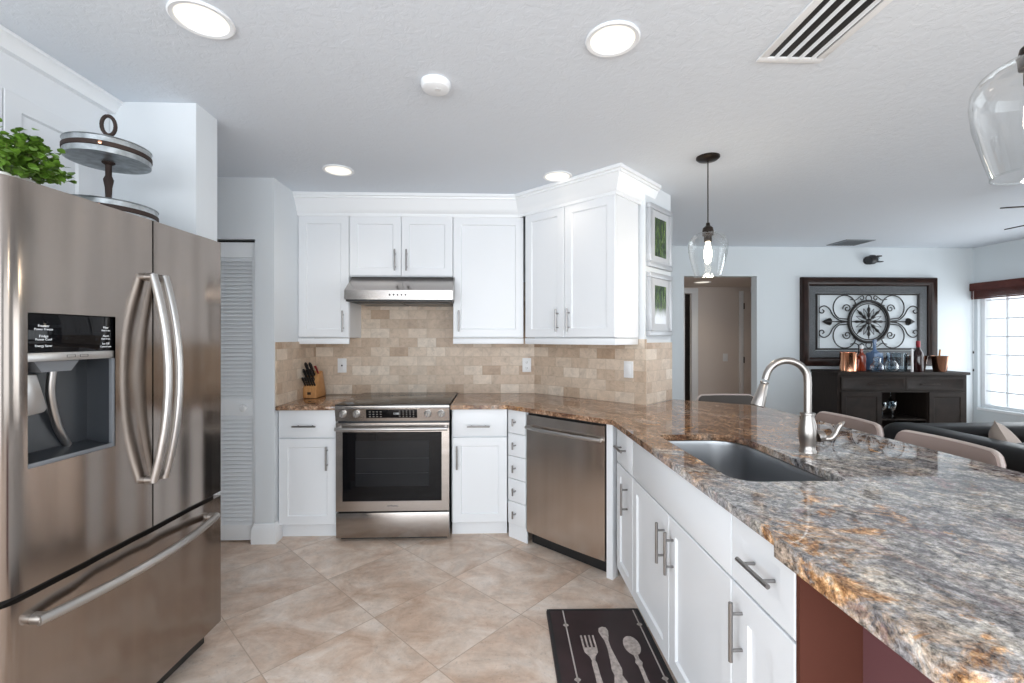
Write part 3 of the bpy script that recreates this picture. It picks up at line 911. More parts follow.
# dispenser
yd = 0.006
dp = MB().box(du0 + 0.002, du1 - 0.002, yd, yd + 0.02, 1.329, dz1 - 0.001, 0.002).build('control_panel', M['blackgloss'], fr)
MB().box(du0 + 0.001, du1 - 0.001, yd - 0.002, yd + 0.022, 1.304, 1.3285, 0.001).build('button_strip', M['steel_b'], fr)
m = MB()
yb = 0.105
m.quad((du0, yd, dz0), (du0, yd, 1.304), (du0 + 0.015, yb, 1.304), (du0 + 0.015, yb, dz0))
m.quad((du1, yd, dz0), (du1, yd, 1.304), (du1 - 0.015, yb, 1.304), (du1 - 0.015, yb, dz0))
m.quad((du0 + 0.015, yb, dz0), (du1 - 0.015, yb, dz0), (du1 - 0.015, yb, 1.304), (du0 + 0.015, yb, 1.304))
m.quad((du0, yd, 1.304), (du1, yd, 1.304), (du1 - 0.015, yb, 1.304), (du0 + 0.015, yb, 1.304))
m.quad((du0, yd, dz0 + 0.001), (du1, yd, dz0 + 0.001), (du1 - 0.015, yb, dz0 + 0.03), (du0 + 0.015, yb, dz0 + 0.03))
m.build('dispenser_recess', M['dgrey'], fr)
m = MB()
m.box(du0, du1, yd - 0.002, yd + 0.004, dz0 - 0.004, dz0 + 0.012, 0.001)
m.box(du1 - 0.008, du1 + 0.001, yd - 0.003, yd + 0.01, dz0, 1.304, 0.001)
m.build('drip_tray_lip', M['grey'], fr)
m = MB()
m.prism([(du0 + 0.03, 1.303), (du0 + 0.16, 1.303), (du0 + 0.135, 1.272), (du0 + 0.05, 1.272)], yd + 0.012, yb - 0.01, axis='y')
m.build('chute_housing', M['grey'], fr)
MB().prism([(du0 + 0.015, 1.268), (du0 + 0.055, 1.268), (du0 + 0.085, 1.165), (du0 + 0.075, 1.155), (du0 + 0.02, 1.150)], yd + 0.03, yd + 0.05, 0.004, axis='y').build('ice_paddle', M['steel_b'], fr)
MB().tube(smooth_path([(du0 + 0.105, 0.045, 1.275), (du0 + 0.110, 0.055, 1.20), (du0 + 0.145, 0.07, 1.10), (du0 + 0.185, 0.08, 1.035)], 6), 0.011, 12).build('water_lever', M['steel_b'], fr)
def text(body, size, parent, loc, rot, m, name='lettering', align='CENTER'):
    cu = bpy.data.curves.new(name, 'FONT'); cu.body = body; cu.size = size; cu.align_x = align; cu.extrude = 0.0002
    cu.materials.append(m)
    tmp = bpy.data.objects.new('tmp', cu); COL.objects.link(tmp)
    me = bpy.data.meshes.new_from_object(tmp.evaluated_get(bpy.context.evaluated_depsgraph_get()))
    bpy.data.objects.remove(tmp); me.name = name
    o = bpy.data.objects.new(name, me); COL.objects.link(o); o.parent = parent; o.location = loc; o.rotation_euler = rot
    return o
rx = (R(90), 0, 0)
for tx, u, z, sz in (('Freezer', 0.108, 1.401, 0.010), ('Power Freeze', 0.108, 1.392, 0.009), ('Fridge', 0.108, 1.372, 0.010), ('Power Cool', 0.108, 1.363, 0.009), ('Energy Saver', 0.108, 1.345, 0.009),
                     ('Filter', 0.300, 1.401, 0.009), ('Hold 3 sec', 0.300, 1.392, 0.007), ('Alarm', 0.300, 1.374, 0.009), ('Hold 3 sec', 0.300, 1.365, 0.007), ('Ice Off', 0.300, 1.349, 0.009), ('Control Lock', 0.300, 1.340, 0.007)):
    text(tx, sz, dp, (u, yd - 0.0005, z), rx, M['print'])
m = MB()
for u in (0.185, 0.225):
    m.box(u - 0.013, u + 0.013, yd - 0.0028, yd - 0.002, 1.3125, 1.3137); m.box(u - 0.013, u + 0.013, yd - 0.0028, yd - 0.002, 1.3195, 1.3207)
    m.box(u - 0.013, u - 0.0118, yd - 0.0028, yd - 0.002, 1.3137, 1.3195); m.box(u + 0.0118, u + 0.013, yd - 0.0028, yd - 0.002, 1.3137, 1.3195)
m.build('button_outline', M['greyprint'], fr)

# ------------------------------------------------------------------ plant and tiered tray on the refrigerator
pl = empty('potted_plant', (-1.43, 1.37, 1.776), label='small leafy green plant in a white pot on top of the refrigerator', cat='plant')
MB().lathe([(0, 0), (0.042, 0), (0.052, 0.025), (0.056, 0.055), (0.057, 0.065), (0.052, 0.065), (0.05, 0.055), (0, 0.055)], n=28, sx=0.9, sy=1.15).build('pot', M['pot'], pl)
leafm, stemm = MB(), MB()
rng = random.Random(3)
for i in range(120):
    a = rng.uniform(0, 2 * PI); rr = math.sqrt(rng.random())
    bx_, by_ = rr * math.cos(a), rr * math.sin(a)
    base = Vector((bx_ * 0.03, by_ * 0.045, 0.055))
    tip = Vector((bx_ * 0.115, by_ * 0.145, 0.062 + 0.125 * (1 - rr ** 2 * 0.85) + rng.uniform(-0.02, 0.03)))
    stemm.tube([base, base.lerp(tip, 0.5) + Vector((0, 0, 0.012)), tip], 0.0014, 5)
    for j in range(11):
        p = base.lerp(tip, 0.45 + 0.55 * (j / 8)) + Vector((rng.uniform(-.012, .012), rng.uniform(-.012, .012), rng.uniform(-.006, .012)))
        sz = rng.uniform(0.008, 0.0125)
        mt = Matrix.Translation(p) @ Matrix.Rotation(rng.uniform(0, 6.28), 4, 'Z') @ Matrix.Rotation(rng.uniform(-0.9, 0.9), 4, 'X') @ Matrix.Rotation(rng.uniform(-0.6, 0.6), 4, 'Y')
        b = bmesh.new()
        c0 = b.verts.new((0, -sz, 0)); c1 = b.verts.new((0, sz * 1.1, 0.001)); mid = [b.verts.new((0, q * sz, 0.0015)) for q in (-0.4, 0.4)]
        L1 = [b.verts.new((-sz * 0.85, q * sz, 0.003)) for q in (-0.4, 0.4)]; R1 = [b.verts.new((sz * 0.85, q * sz, 0.003)) for q in (-0.4, 0.4)]
        for f_ in ((c0, mid[0], L1[0]), (mid[0], mid[1], L1[1], L1[0]), (mid[1], c1, L1[1]), (c0, R1[0], mid[0]), (mid[0], R1[0], R1[1], mid[1]), (mid[1], R1[1], c1)):
            b.faces.new(f_)
        bmesh.ops.transform(b, matrix=mt, verts=b.verts)
        leafm._merge(b)
leafm.build('foliage', M['leaf'], pl, ang=80); stemm.build('stems', M['stem'], pl)

tr = empty('tiered_tray', (-1.46, 1.75, 1.776), label='two tier galvanised round tray on top of the refrigerator', cat='tray')
def tier(z, r):
    b = MB()
    b.lathe([(0, z), (r, z), (r, z + 0.055), (r + 0.003, z + 0.057), (r, z + 0.06), (r - 0.004, z + 0.056), (r - 0.004, z + 0.004), (0, z + 0.004)], n=48)
    o_ = b.build('tier', M['galv'], tr)
    MB().lathe([(r + 0.0005, z + 0.020), (r + 0.003, z + 0.022), (r + 0.003, z + 0.036), (r + 0.0005, z + 0.038)], n=48).build('band', M['rust'], o_)
    for a in (R(-60), R(120)):
        m_ = MB(); m_.lathe([(0, 0.006), (0.006, 0.004), (0.006, 0)], n=10, mtx=Matrix.Translation(((r + 0.002) * math.cos(a), (r + 0.002) * math.sin(a), z + 0.029)) @ Matrix.Rotation(a, 4, 'Z') @ Matrix.Rotation(R(90), 4, 'Y'))
        m_.build('rivet', M['copper'], o_)
tier(0.030, 0.147); tier(0.256, 0.127)
MB().lathe([(0, 0), (0.06, 0), (0.055, 0.006), (0.016, 0.012), (0.012, 0.030), (0, 0.030)]).build('foot', M['rust'], tr)
MB().lathe([(0.0, 0.02), (0.009, 0.02), (0.009, 0.09), (0.013, 0.10), (0.009, 0.11), (0.011, 0.16), (0.016, 0.19), (0.010, 0.205), (0.010, 0.245), (0.020, 0.252), (0.020, 0.262), (0.009, 0.27), (0.009, 0.325), (0.014, 0.335), (0.010, 0.345), (0.012, 0.36), (0, 0.36)], n=20).build('post', M['rust'], tr)
MB().tube([(0.021 * math.sin(2 * PI * i / 20) * 0.8, 0.021 * math.sin(2 * PI * i / 20) * 0.5, 0.395 + 0.036 * math.cos(2 * PI * i / 20)) for i in range(20)], 0.0065, 10, closed=True).build('ring_handle', M['rust'], tr)

# ------------------------------------------------------------------ range
rg = empty('range', (-1.075, 3.045, 0), label='stainless slide-in electric range between the white base cabinets', cat='range')
RW = 0.76
MB().box(0.004, RW - 0.004, 0.05, 0.66, 0.04, 0.905).build('body', M['dgrey'], rg)
m = MB(); m.box(0.0, RW, 0.0, 0.672, 0.915, 0.924, 0.002); m.build('cooktop', M['ceramic'], rg)
for (x, y, r) in ((0.2, 0.17, 0.11), (0.56, 0.17, 0.085), (0.2, 0.46, 0.08), (0.56, 0.46, 0.10), (0.38, 0.5, 0.05)):
    MB().lathe([(r - 0.0015, 0.9242), (r, 0.9244), (r + 0.0015, 0.9242)], (x, y, 0), 40).build('burner_ring', M['dgrey'], rg)
pp = [(0.0, 0.915), (0.0, 0.905), (-0.004, 0.898), (0.012, 0.812), (0.06, 0.812), (0.06, 0.915)]
cpn = MB().prism(pp, 0.0, RW, axis='x').build('control_panel', M['steel'], rg)
tilt = Matrix.Rotation(math.atan2(0.016, 0.086), 4, 'X')
def on_panel(x, z): return Matrix.Translation((x, -0.004 + (0.898 - z) * 0.016 / 0.086, z))
MB().box(-0.17, 0.17, -0.0012, 0.004, -0.03, 0.03, 0.001).xf(on_panel(0.375, 0.862) @ tilt).build('display', M['blackgloss'], cpn)
def knob(x):
    z = 0.862
    k = MB(); k.lathe([(0, 0), (0.024, 0), (0.024, 0.006), (0.019, 0.010), (0.0175, 0.026), (0.014, 0.029), (0, 0.029)], n=28, mtx=on_panel(x, z) @ tilt @ Matrix.Rotation(R(90), 4, 'X'))
    o_ = k.build('knob', M['steel_b'], cpn)
    MB().box(-0.002, 0.002, -0.031, -0.0285, -0.016, 0.016).xf(on_panel(x, z) @ tilt @ Matrix.Rotation(R(20), 4, 'Y')).build('knob_pointer', M['grey'], o_)
for x in (0.053, 0.142, 0.617, 0.706): knob(x)
m = MB()
for i in range(4):
    for j in range(3):
        m.box(-0.15 + i * 0.024, -0.139 + i * 0.024, -0.0016, -0.0012, 0.012 - j * 0.017, 0.015 - j * 0.017)
for i in range(5):
    for j in range(4):
        m.box(0.05 + i * 0.023, 0.058 + i * 0.023, -0.0016, -0.0012, 0.017 - j * 0.013, 0.0195 - j * 0.013)
m.xf(on_panel(0.375, 0.862) @ tilt).build('display_marks', M['matline'], cpn)
tm = text('12:00', 0.018, cpn, (0.41, -0.0005, 0.862), (R(90) - math.atan2(0.016, 0.086) * -1, 0, 0), M['print'])
tm.location = (0.405, 0.0005, 0.857)
od = MB()
x0, x1, z0, z1 = 0.046, RW - 0.052, 0.272, 0.738
od.box(0.002, x0, 0.012, 0.055, 0.205, 0.797); od.box(x1, RW - 0.002, 0.012, 0.055, 0.205, 0.797)
od.box(x0, x1, 0.012, 0.055, 0.205, z0); od.box(x0, x1, 0.012, 0.055, z1, 0.797)
bmesh.ops.remove_doubles(od.bm, verts=od.bm.verts, dist=1e-5)
od = od.build('oven_door', M['steel'], rg)
MB().box(x0, x1, 0.0135, 0.05, z0, z1).build('door_glass', M['blackgloss'], od)
MB().box(x0 + 0.085, x1 - 0.085, 0.0131, 0.0136, z0 + 0.10, z1 - 0.06).build('inner_window', M['ovenglass'], od)
m = MB()
for z in (0.46, 0.56):
    m.cyl((x0 + 0.09, 0.0128, z), (x1 - 0.09, 0.0128, z), 0.0012, 6)
m.build('oven_rack', M['dgrey'], od)
hp = []
for i in range(17):
    t_ = -1 + 2 * i / 16
    hp.append((RW / 2 + 0.372 * t_, -0.028 - 0.012 * (1 - t_ * t_), 0.765))
m = MB(); m.tube(hp, 0.0125, 14)
for q in (-1, 1): m.cyl((RW / 2 + q * 0.355, 0.014, 0.765), (RW / 2 + q * 0.355, -0.03, 0.765), 0.011, 12)
m.build('handle', M['steel_b'], od)
text('SAMSUNG', 0.016, od, (RW / 2, 0.0115, 0.235), rx, M['greyprint'])
MB().box(0.002, RW - 0.002, 0.014, 0.055, 0.025, 0.193, 0.003).build('storage_drawer', M['steel'], rg)
MB().box(0.02, RW - 0.02, 0.06, 0.6, 0.0, 0.04).build('base', M['black'], rg)

# ------------------------------------------------------------------ range hood
rh = empty('range_hood', (-1.078, 3.24, 0), label='stainless under-cabinet range hood above the range', cat='hood')
HW = 0.768
m = MB(); m.prism([(0.0, 1.645), (0.0, 1.712), (0.175, 1.828), (0.485, 1.828), (0.485, 1.645)], 0.0, HW, axis='x')
m.build('body', M['steel'], rh)
MB().box(0.006, HW - 0.006, 0.012, 0.48, 1.632, 1.6448).build('lower_lip', M['black'], rh)
m = MB()
for i in range(2):
    m.box(0.03 + i * 0.36, 0.37 + i * 0.36, 0.14, 0.46, 1.627, 1.6315)
m.build('grease_filter', M['dgrey'], rh)
m = MB()
for i in range(5):
    m.cyl((0.32 + i * 0.028, 0.001, 1.678), (0.32 + i * 0.028, -0.004, 1.678), 0.006, 12)
m.build('control_button', M['black'], rh)

# ------------------------------------------------------------------ dishwasher on the diagonal
dw = empty('dishwasher', (0.080 + 0.172 * s2, 3.10 - 0.172 * s2, 0), -45, 'stainless dishwasher with bar handle set in the angled base cabinets', 'dishwasher')
DWW = 0.604
MB().box(0.004, DWW - 0.004, 0.03, 0.55, 0.10, 0.876).build('body', M['dgrey'], dw)
poly = []
for i in range(17):
    u = 0.006 + (DWW - 0.012) * i / 16; t_ = -1 + 2 * i / 16
    poly.append((u, -0.004 - 0.009 * (1 - t_ * t_)))
poly += [(DWW - 0.006, 0.028), (0.006, 0.028)]
M['steel_dw'] = steel('brushed_steel_dishwasher', (0.60, 0.54, 0.495), 0.22, (1, 1, 0.02), 0.05, 0.003)
dd = MB().prism(poly, 0.092, 0.864).build('door', M['steel_dw'], dw)
hp = []
for i in range(17):
    t_ = -1 + 2 * i / 16
    hp.append((DWW / 2 + 0.285 * t_, -0.026 - 0.024 * (1 - t_ * t_), 0.785))
m = MB(); m.tube(hp, 0.0115, 14)
for q in (-1, 1): m.cyl((DWW / 2 + q * 0.272, 0.0, 0.785), (DWW / 2 + q * 0.272, -0.03, 0.785), 0.011, 12)
m.build('handle', M['steel_b'], dd)
MB().box(0.004, DWW, 0.055, 0.075, 0.0, 0.0995).build('toe_kick', M['black'], dw)
MB().box(0.0, DWW + 0.001, 0.020, 0.029, 0.0935, 0.881).build('gasket', M['black'], dw)
o = MB().box(DWW + 0.002, DWW + 0.0425, 0.0, 0.06, 0.0, 0.881, 0.002).build('filler_strip', M['cab'])
o.location = dw.location; o.rotation_euler = dw.rotation_euler
tag(o, 'narrow white corner post right of the dishwasher', 'post')

# ------------------------------------------------------------------ outlets and switch plates
def plate(loc, rz, label, kind, cat='outlet'):
    r_ = empty('wall_outlet' if kind == 'o' else 'light_switch', loc, rz, label, cat)
    MB().box(-0.036, 0.036, -0.006, 0, -0.058, 0.058, 0.002).build('cover_plate', M['white'], r_)
    if kind == 'o':
        for z in (-0.024, 0.024):
            o_ = MB().box(-0.016, 0.016, -0.008, -0.006, z - 0.015, z + 0.015, 0.003).build('socket', M['white'], r_)
            m_ = MB(); m_.box(-0.007, -0.005, -0.0085, -0.008, z - 0.006, z + 0.006); m_.box(0.005, 0.007, -0.0085, -0.008, z - 0.006, z + 0.006); m_.box(-0.002, 0.002, -0.0085, -0.008, z - 0.012, z - 0.009)
            m_.build('slots', M['black'], o_)
    elif kind == 'j':
        MB().box(-0.016, 0.016, -0.008, -0.006, -0.034, 0.034, 0.002).build('insert', M['white'], r_)
        MB().box(-0.006, 0.006, -0.0085, -0.008, -0.006, 0.006).build('jack', M['black'], r_)
    else:
        MB().box(-0.016, 0.016, -0.009, -0.006, -0.034, 0.034, 0.003).build('rocker', M['white'], r_)
plate((-1.257, YW - 0.012, 1.145), 0, 'white outlet plate with a dark jack on the tile beside the knife block', 'j')
plate((0.255, YW - 0.012, 1.146), 0, 'white outlet plate on the tile under the single door cabinet', 'o')
q = 0.868
plate((A[0] + q * s2 - 0.012 * s2, A[1] - q * s2 - 0.012 * s2, 1.15), -45, 'white rocker switch plate on the angled tile wall', 's', 'switch')
plate((3.42, 6.6, 1.08), 0, 'beige double plate low on the hallway wall', 's', 'switch')

# ------------------------------------------------------------------ knife block
kb = empty('knife_block', (-1.466, 3.475, gz1), -2, 'slanted maple knife block in the corner of the short countertop', 'knife block')
MB().prism([(0.0, 0.0), (0.0, 0.078), (0.10, 0.20), (0.125, 0.20), (0.185, 0.02), (0.185, 0.0)], 0.0, 0.098, 0.003, axis='x').build('block', M['maple'], kb)
MB().box(0.032, 0.060, -0.0008, 0.0005, 0.026, 0.046).build('maker_stamp', M['rust'], kb)
sd = Vector((0, 0.10, 0.122)).normalized(); nd = Vector((0, -0.085, 0.10)).normalized()
def knife(x, s, L, w):
    mt = Matrix.Translation(kb.location) @ Matrix.Rotation(R(-2), 4, 'Z')
    p = Vector((x, 0.0, 0.078)) + sd * s
    m_ = MB()
    a = [p + nd * t for t in (0.001, 0.012, 0.03, L * 0.55, L * 0.85, L)]
    m_.tube(a, [w * 0.8, w, w * 0.9, w * 1.05, w * 1.2, w * 0.7], 10)
    m_.xf(mt)
    o_ = m_.build('kitchen_knife', M['black'])
    tag(o_, 'black knife handle sticking out of the maple knife block', 'knife', 'knives in the knife block')
    r_ = MB()
    for t in (0.25, 0.5, 0.75):
        r_.cyl(p + nd * L * t + Vector((-w * 1.15, 0, 0)), p + nd * L * t + Vector((w * 1.15, 0, 0)), 0.002, 8)
    r_.xf(mt)
    r_.build('rivets', M['steel_b'], o_)
for x in (0.013, 0.031, 0.049, 0.067, 0.085): knife(x, 0.022, 0.085, 0.0075)
for x in (0.016, 0.040, 0.064): knife(x, 0.072, 0.115, 0.0095)
for x in (0.022, 0.054): knife(x, 0.118, 0.13, 0.011)
tag(MB().tube([Vector(kb.location) + Vector(v) for v in ((0.084, 0.078, 0.183), (0.084, 0.05, 0.212), (0.084, 0.02, 0.240))], [0.006, 0.007, 0.009], 10).build('honing_steel', M['redfoil']), 'red handled steel beside the black knives in the block', 'knife')

# ------------------------------------------------------------------ framed photographs on the end of the angled wall
def picture(z0, z1, label, low):
    r_ = empty('framed_picture', (B[0] + 0.012 * s2, B[1] + 0.012 * s2, (z0 + z1) / 2), 45, label, 'picture')
    W_, h = 0.362, (z1 - z0) / 2
    m_ = MB()
    pr = [(0, 0.0), (-0.0, -0.03), (0.012, -0.034), (0.03, -0.026), (0.036, -0.012), (0.036, 0)]
    # frame bars
    for (a0, a1, c0, c1) in ((0, W_, -h, -h + 0.036), (0, W_, h - 0.036, h), (0, 0.036, -h + 0.036, h - 0.036), (W_ - 0.036, W_, -h + 0.036, h - 0.036)):
        m_.box(a0, a1, -0.032, -0.001, c0, c1, 0.004)
    m_.build('frame', M['silverframe'], r_)
    MB().box(0.03, W_ - 0.03, -0.016, -0.003, -h + 0.03, h - 0.03).build('mat_board', M['matboard'], r_)
    p_ = MB().box(-0.09, 0.09, -0.001, 0.0, -0.135, 0.135).build('photograph', photo_material('leaf_photo_' + ('b' if low else 'a'), low), r_)
    p_.location = (W_ / 2 + 0.01, -0.0165, 0.0)
picture(1.862, 2.300, 'silver framed green foliage photo, the upper of two on the wall end', False)
picture(1.385, 1.825, 'silver framed willow photo with pale bottom, the lower of two', True)

# ------------------------------------------------------------------ ceiling fittings
def downlight(x, y, z, r, label, power=9, col=(1.0, 0.93, 0.84)):
    r_ = empty('recessed_light', (x, y, z), 0, label, 'ceiling light', 'round recessed ceiling lights')
    MB().lathe([(r, 0.0), (r * 1.22, 0.0), (r * 1.24, -0.004), (r * 1.18, -0.008), (r * 1.02, -0.006), (r, -0.002)], n=48).build('trim_ring', M['trim'], r_)
    MB().lathe([(0, -0.004), (r * 1.01, -0.004), (r * 1.01, -0.001), (0, -0.001)], n=40).build('lens', M['lens'], r_)
    l = bpy.data.lights.new('downlight_lamp', 'SPOT'); l.energy = power; l.color = col; l.spot_size = R(140); l.spot_blend = 0.9; l.shadow_soft_size = r
    lo = bpy.data.objects.new('downlight_lamp', l); COL.objects.link(lo); lo.parent = r_; lo.location = (0, 0, -0.02)
downlight(-0.985, 1.545, CEIL, 0.078, 'round recessed ceiling light above the refrigerator side', 5)
downlight(0.417, 1.597, CEIL, 0.078, 'round recessed ceiling light near the large ceiling vent', 3.5)
downlight(-1.003, 2.904, CEIL, 0.078, 'round recessed ceiling light in front of the left wall cabinet', 7)
downlight(0.406, 2.960, CEIL, 0.078, 'round recessed ceiling light close to the angled wall cabinet', 2.2, (1.0, 0.86, 0.70))
downlight(2.80, 6.01, 2.13, 0.09, 'recessed light in the low hallway ceiling', 9, (1.0, 0.83, 0.66))
sm = empty('smoke_detector', (-0.253, 1.898, CEIL), 0, 'small round white smoke detector on the ceiling', 'smoke detector')
MB().lathe([(0.0, -0.0), (0.062, -0.0), (0.062, -0.012), (0.056, -0.026), (0.046, -0.032), (0.0, -0.034)], n=40).build('cover', M['trim'], sm)
MB().lathe([(0.0, -0.034), (0.012, -0.0345), (0.012, -0.036), (0, -0.036)], n=16, c=(0.01, -0.01, 0)).build('test_button', M['white'], sm)
M['ventgrey'] = plain('grey_vent_metal', (0.22, 0.24, 0.26), 0.5)
def vent(x0, x1, y0, y1, label, n, zz=CEIL, skin='trim'):
    r_ = empty('ceiling_vent', ((x0 + x1) / 2, (y0 + y1) / 2, zz), 0, label, 'vent')
    w, d = (x1 - x0) / 2, (y1 - y0) / 2; f = 0.03
    m_ = MB()
    m_.box(-w, w, -d, -d + f, -0.008, 0, 0.002); m_.box(-w, w, d - f, d, -0.008, 0, 0.002); m_.box(-w, -w + f, -d + f, d - f, -0.008, 0, 0.002); m_.box(w - f, w, -d + f, d - f, -0.008, 0, 0.002)
    m_.build('frame', M[skin], r_)
    MB().box(-w + f * 0.9, w - f * 0.9, -d + f * 0.9, d - f * 0.9, -0.002, -0.0005).build('duct', M['black'], r_)
    for i in range(n):
        u = -w + f + (2 * w - 2 * f) * (i + 0.5) / n
        hw = (w - f) / n * 0.50
        MB().prism([(u + hw * 0.1, -0.003), (u + hw * 0.75, -0.014), (u + hw * 0.85, -0.012), (u + hw * 0.25, -0.002)], -d + f, d - f, axis='y').build('louvre', M[skin], r_)
    return r_
vent(1.0, 1.25, 1.08, 1.70, 'large white louvred ceiling vent at the top edge of the view', 4)
vent(3.80, 4.13, 4.75, 5.05, 'small grey vent on the ceiling by the far wall', 8, CEIL, 'ventgrey')

# pendants
def pendant(x, y, label):
    r_ = empty('pendant_light', (x, y, CEIL), 0, label, 'pendant lamp', 'glass pendant lamps over the peninsula')
    MB().lathe([(0, 0), (0.066, 0), (0.066, -0.008), (0.055, -0.018), (0.012, -0.024), (0, -0.024)], n=36).build('canopy', M['bronze'], r_)
    MB().cyl((0, 0, -0.02), (0, 0, -0.40), 0.0035, 10).build('cord', M['bronze'], r_)
    MB().lathe([(0, -0.385), (0.010, -0.39), (0.012, -0.405), (0.028, -0.42), (0.032, -0.44), (0.030, -0.465), (0.022, -0.468), (0.022, -0.50), (0, -0.50)], n=28).build('socket', M['bronze'], r_)
    gp = [(0.030, -0.445), (0.060, -0.452), (0.092, -0.473), (0.107, -0.500), (0.110, -0.530), (0.105, -0.580), (0.086, -0.660), (0.074, -0.703)]
    MB().lathe(gp, n=48).build('glass_shade', M['clear'], r_)
    MB().lathe([(0.0725, -0.702), (0.0755, -0.702), (0.0755, -0.706), (0.0725, -0.706), (0.0725, -0.702)], n=48).build('shade_rim', M['clear'], r_)
    MB().lathe([(0, -0.50), (0.012, -0.502), (0.014, -0.52), (0.021, -0.55), (0.022, -0.59), (0.015, -0.622), (0, -0.632)], n=24).build('bulb', M['bulb'], r_)
    l = bpy.data.lights.new('pendant_lamp', 'POINT'); l.energy = 4; l.color = (1.0, 0.85, 0.66); l.shadow_soft_size = 0.04
    lo = bpy.data.objects.new('pendant_lamp', l); COL.objects.link(lo); lo.parent = r_; lo.location = (0, 0, -0.66)
pendant(1.252, 2.617, 'clear glass pendant lamp hanging in front of the hallway opening')
pendant(1.203, 0.957, 'clear glass pendant lamp cut by the right edge of the view')

# ------------------------------------------------------------------ floor mat
mt_ = empty('floor_mat', (0.474, 1.755, 0), -1, 'dark plum kitchen mat printed with cutlery in front of the sink', 'mat')
MB().prism(rrect(-0.232, 0.232, -0.49, 0.49, 0.02), 0, 0.012, 0.004).build('mat_body', M['mat'], mt_)
zz0, zz1 = 0.0122, 0.0126
m = MB()
for (a, b_, c, d) in ((-0.228, -0.214, -0.485, 0.485), (0.214, 0.228, -0.485, 0.485), (-0.214, 0.214, 0.471, 0.485), (-0.214, 0.214, -0.485, -0.471)):
    m.box(a, b_, c, d, zz0, zz1)
m.build('printed_border', M['black'], mt_)
m = MB()
for x in (-0.15, 0.20):
    m.box(x - 0.003, x + 0.003, -0.47, 0.475, zz0, zz1)
    for y in (0.36, 0.02, -0.34):
        m.prism([(x + 0.014 * math.cos(a * PI / 4), y + 0.014 * (1 if a % 2 == 0 else 0.6) * math.sin(a * PI / 4)) for a in range(8)], zz0, zz1)
m.build('printed_line', M['matline'], mt_)
# fork
m = MB()
for i in range(4):
    m.box(-0.096 + i * 0.018, -0.088 + i * 0.018, 0.20, 0.285, zz0, zz1)
m.prism([(-0.097, 0.205), (-0.034, 0.205), (-0.036, 0.175), (-0.052, 0.150), (-0.058, 0.125), (-0.054, 0.11), (-0.054, 0.03), (-0.046, -0.10), (-0.050, -0.14), (-0.080, -0.14), (-0.084, -0.10), (-0.076, 0.03), (-0.076, 0.11), (-0.072, 0.125), (-0.078, 0.150), (-0.094, 0.175)], zz0, zz1)
m.build('printed_fork', M['matprint'], mt_)
# table knife seen handle up
m = MB()
m.prism([(0.0, 0.335), (0.018, 0.345), (0.034, 0.338), (0.040, 0.315), (0.034, 0.28), (0.026, 0.25), (0.026, 0.20), (0.036, 0.12), (0.042, 0.07), (0.034, 0.04), (0.046, 0.0), (0.044, -0.2), (0.02, -0.28), (-0.008, -0.22), (-0.008, 0.0), (0.002, 0.04), (-0.002, 0.07), (0.004, 0.12), (0.010, 0.20), (0.008, 0.25), (0.0, 0.28), (-0.006, 0.31)], zz0, zz1)
m.build('printed_knife', M['matprint'], mt_)
m = MB()
m.prism([(0.122 + 0.036 * math.cos(2 * PI * i / 24), 0.215 + 0.062 * math.sin(2 * PI * i / 24)) for i in range(24)], zz0, zz1)
m.prism([(0.112, 0.158), (0.132, 0.158), (0.130, 0.13), (0.138, 0.11), (0.130, 0.09), (0.130, 0.02), (0.140, -0.11), (0.122, -0.15), (0.104, -0.11), (0.114, 0.02), (0.114, 0.09), (0.106, 0.11), (0.114, 0.13)], zz0, zz1)
m.build('printed_spoon', M['matprint'], mt_)

# ------------------------------------------------------------------ living room: bar cabinet
BA = -3.5
bc = empty('bar_cabinet', (3.65, 4.67, 0), BA, label='dark espresso bar cabinet with open wine niche by the far wall', cat='cabinet')
BW, BD, BH = 1.35, 0.45, 1.008
m = MB()
nx0, nx1, nz0, nz1 = 0.462, 0.938, 0.10, 0.79
m.box(0, nx0, 0.02, BD, 0.06, BH - 0.03); m.box(nx1, BW, 0.02, BD, 0.06, BH - 0.03)
m.box(nx0, nx1, 0.02, BD, nz1, BH - 0.03); m.box(nx0, nx1, 0.02, BD, 0.06, nz0); m.box(nx0, nx1, BD - 0.02, BD, nz0, nz1)
m.build('body', M['espresso'], bc)
MB().box(-0.012, BW + 0.012, -0.012, BD, BH - 0.03, BH, 0.005).build('top', M['espresso'], bc)
for (a, b_) in ((0.03, 0.70), (0.705, BW - 0.03)):
    d_ = MB().shaker(a, b_, 0.815, 0.955, st=0.02, dep=0.004).build('drawer', M['espresso'], bc)
    pull(d_, 'h', (a + b_) / 2 + (0.02 if a < 0.1 else -0.08), 0.88, 0.2, 0.0, 'bronze')
for (a, b_) in ((0.03, nx0 - 0.008), (nx1 + 0.008, BW - 0.03)):
    MB().shaker(a, b_, 0.09, 0.795, st=0.05, dep=0.006).build('door', M['espresso'], bc)
m = MB()
for x in (0.03, BW - 0.07):
    for y in (0.03, BD - 0.07): m.box(x, x + 0.04, y, y + 0.04, 0, 0.06)
m.build('feet', M['espresso'], bc)
MB().box(nx0 + 0.001, nx1 - 0.001, 0.03, BD - 0.021, 0.49, 0.505).build('shelf', M['espresso'], bc)
def lab(o, l, c, g=None): return tag(o, l, c, g)
def BP(x, y):
    c_, s_ = math.cos(R(BA)), math.sin(R(BA))
    return (3.65 + x * c_ - y * s_, 4.67 + x * s_ + y * c_)
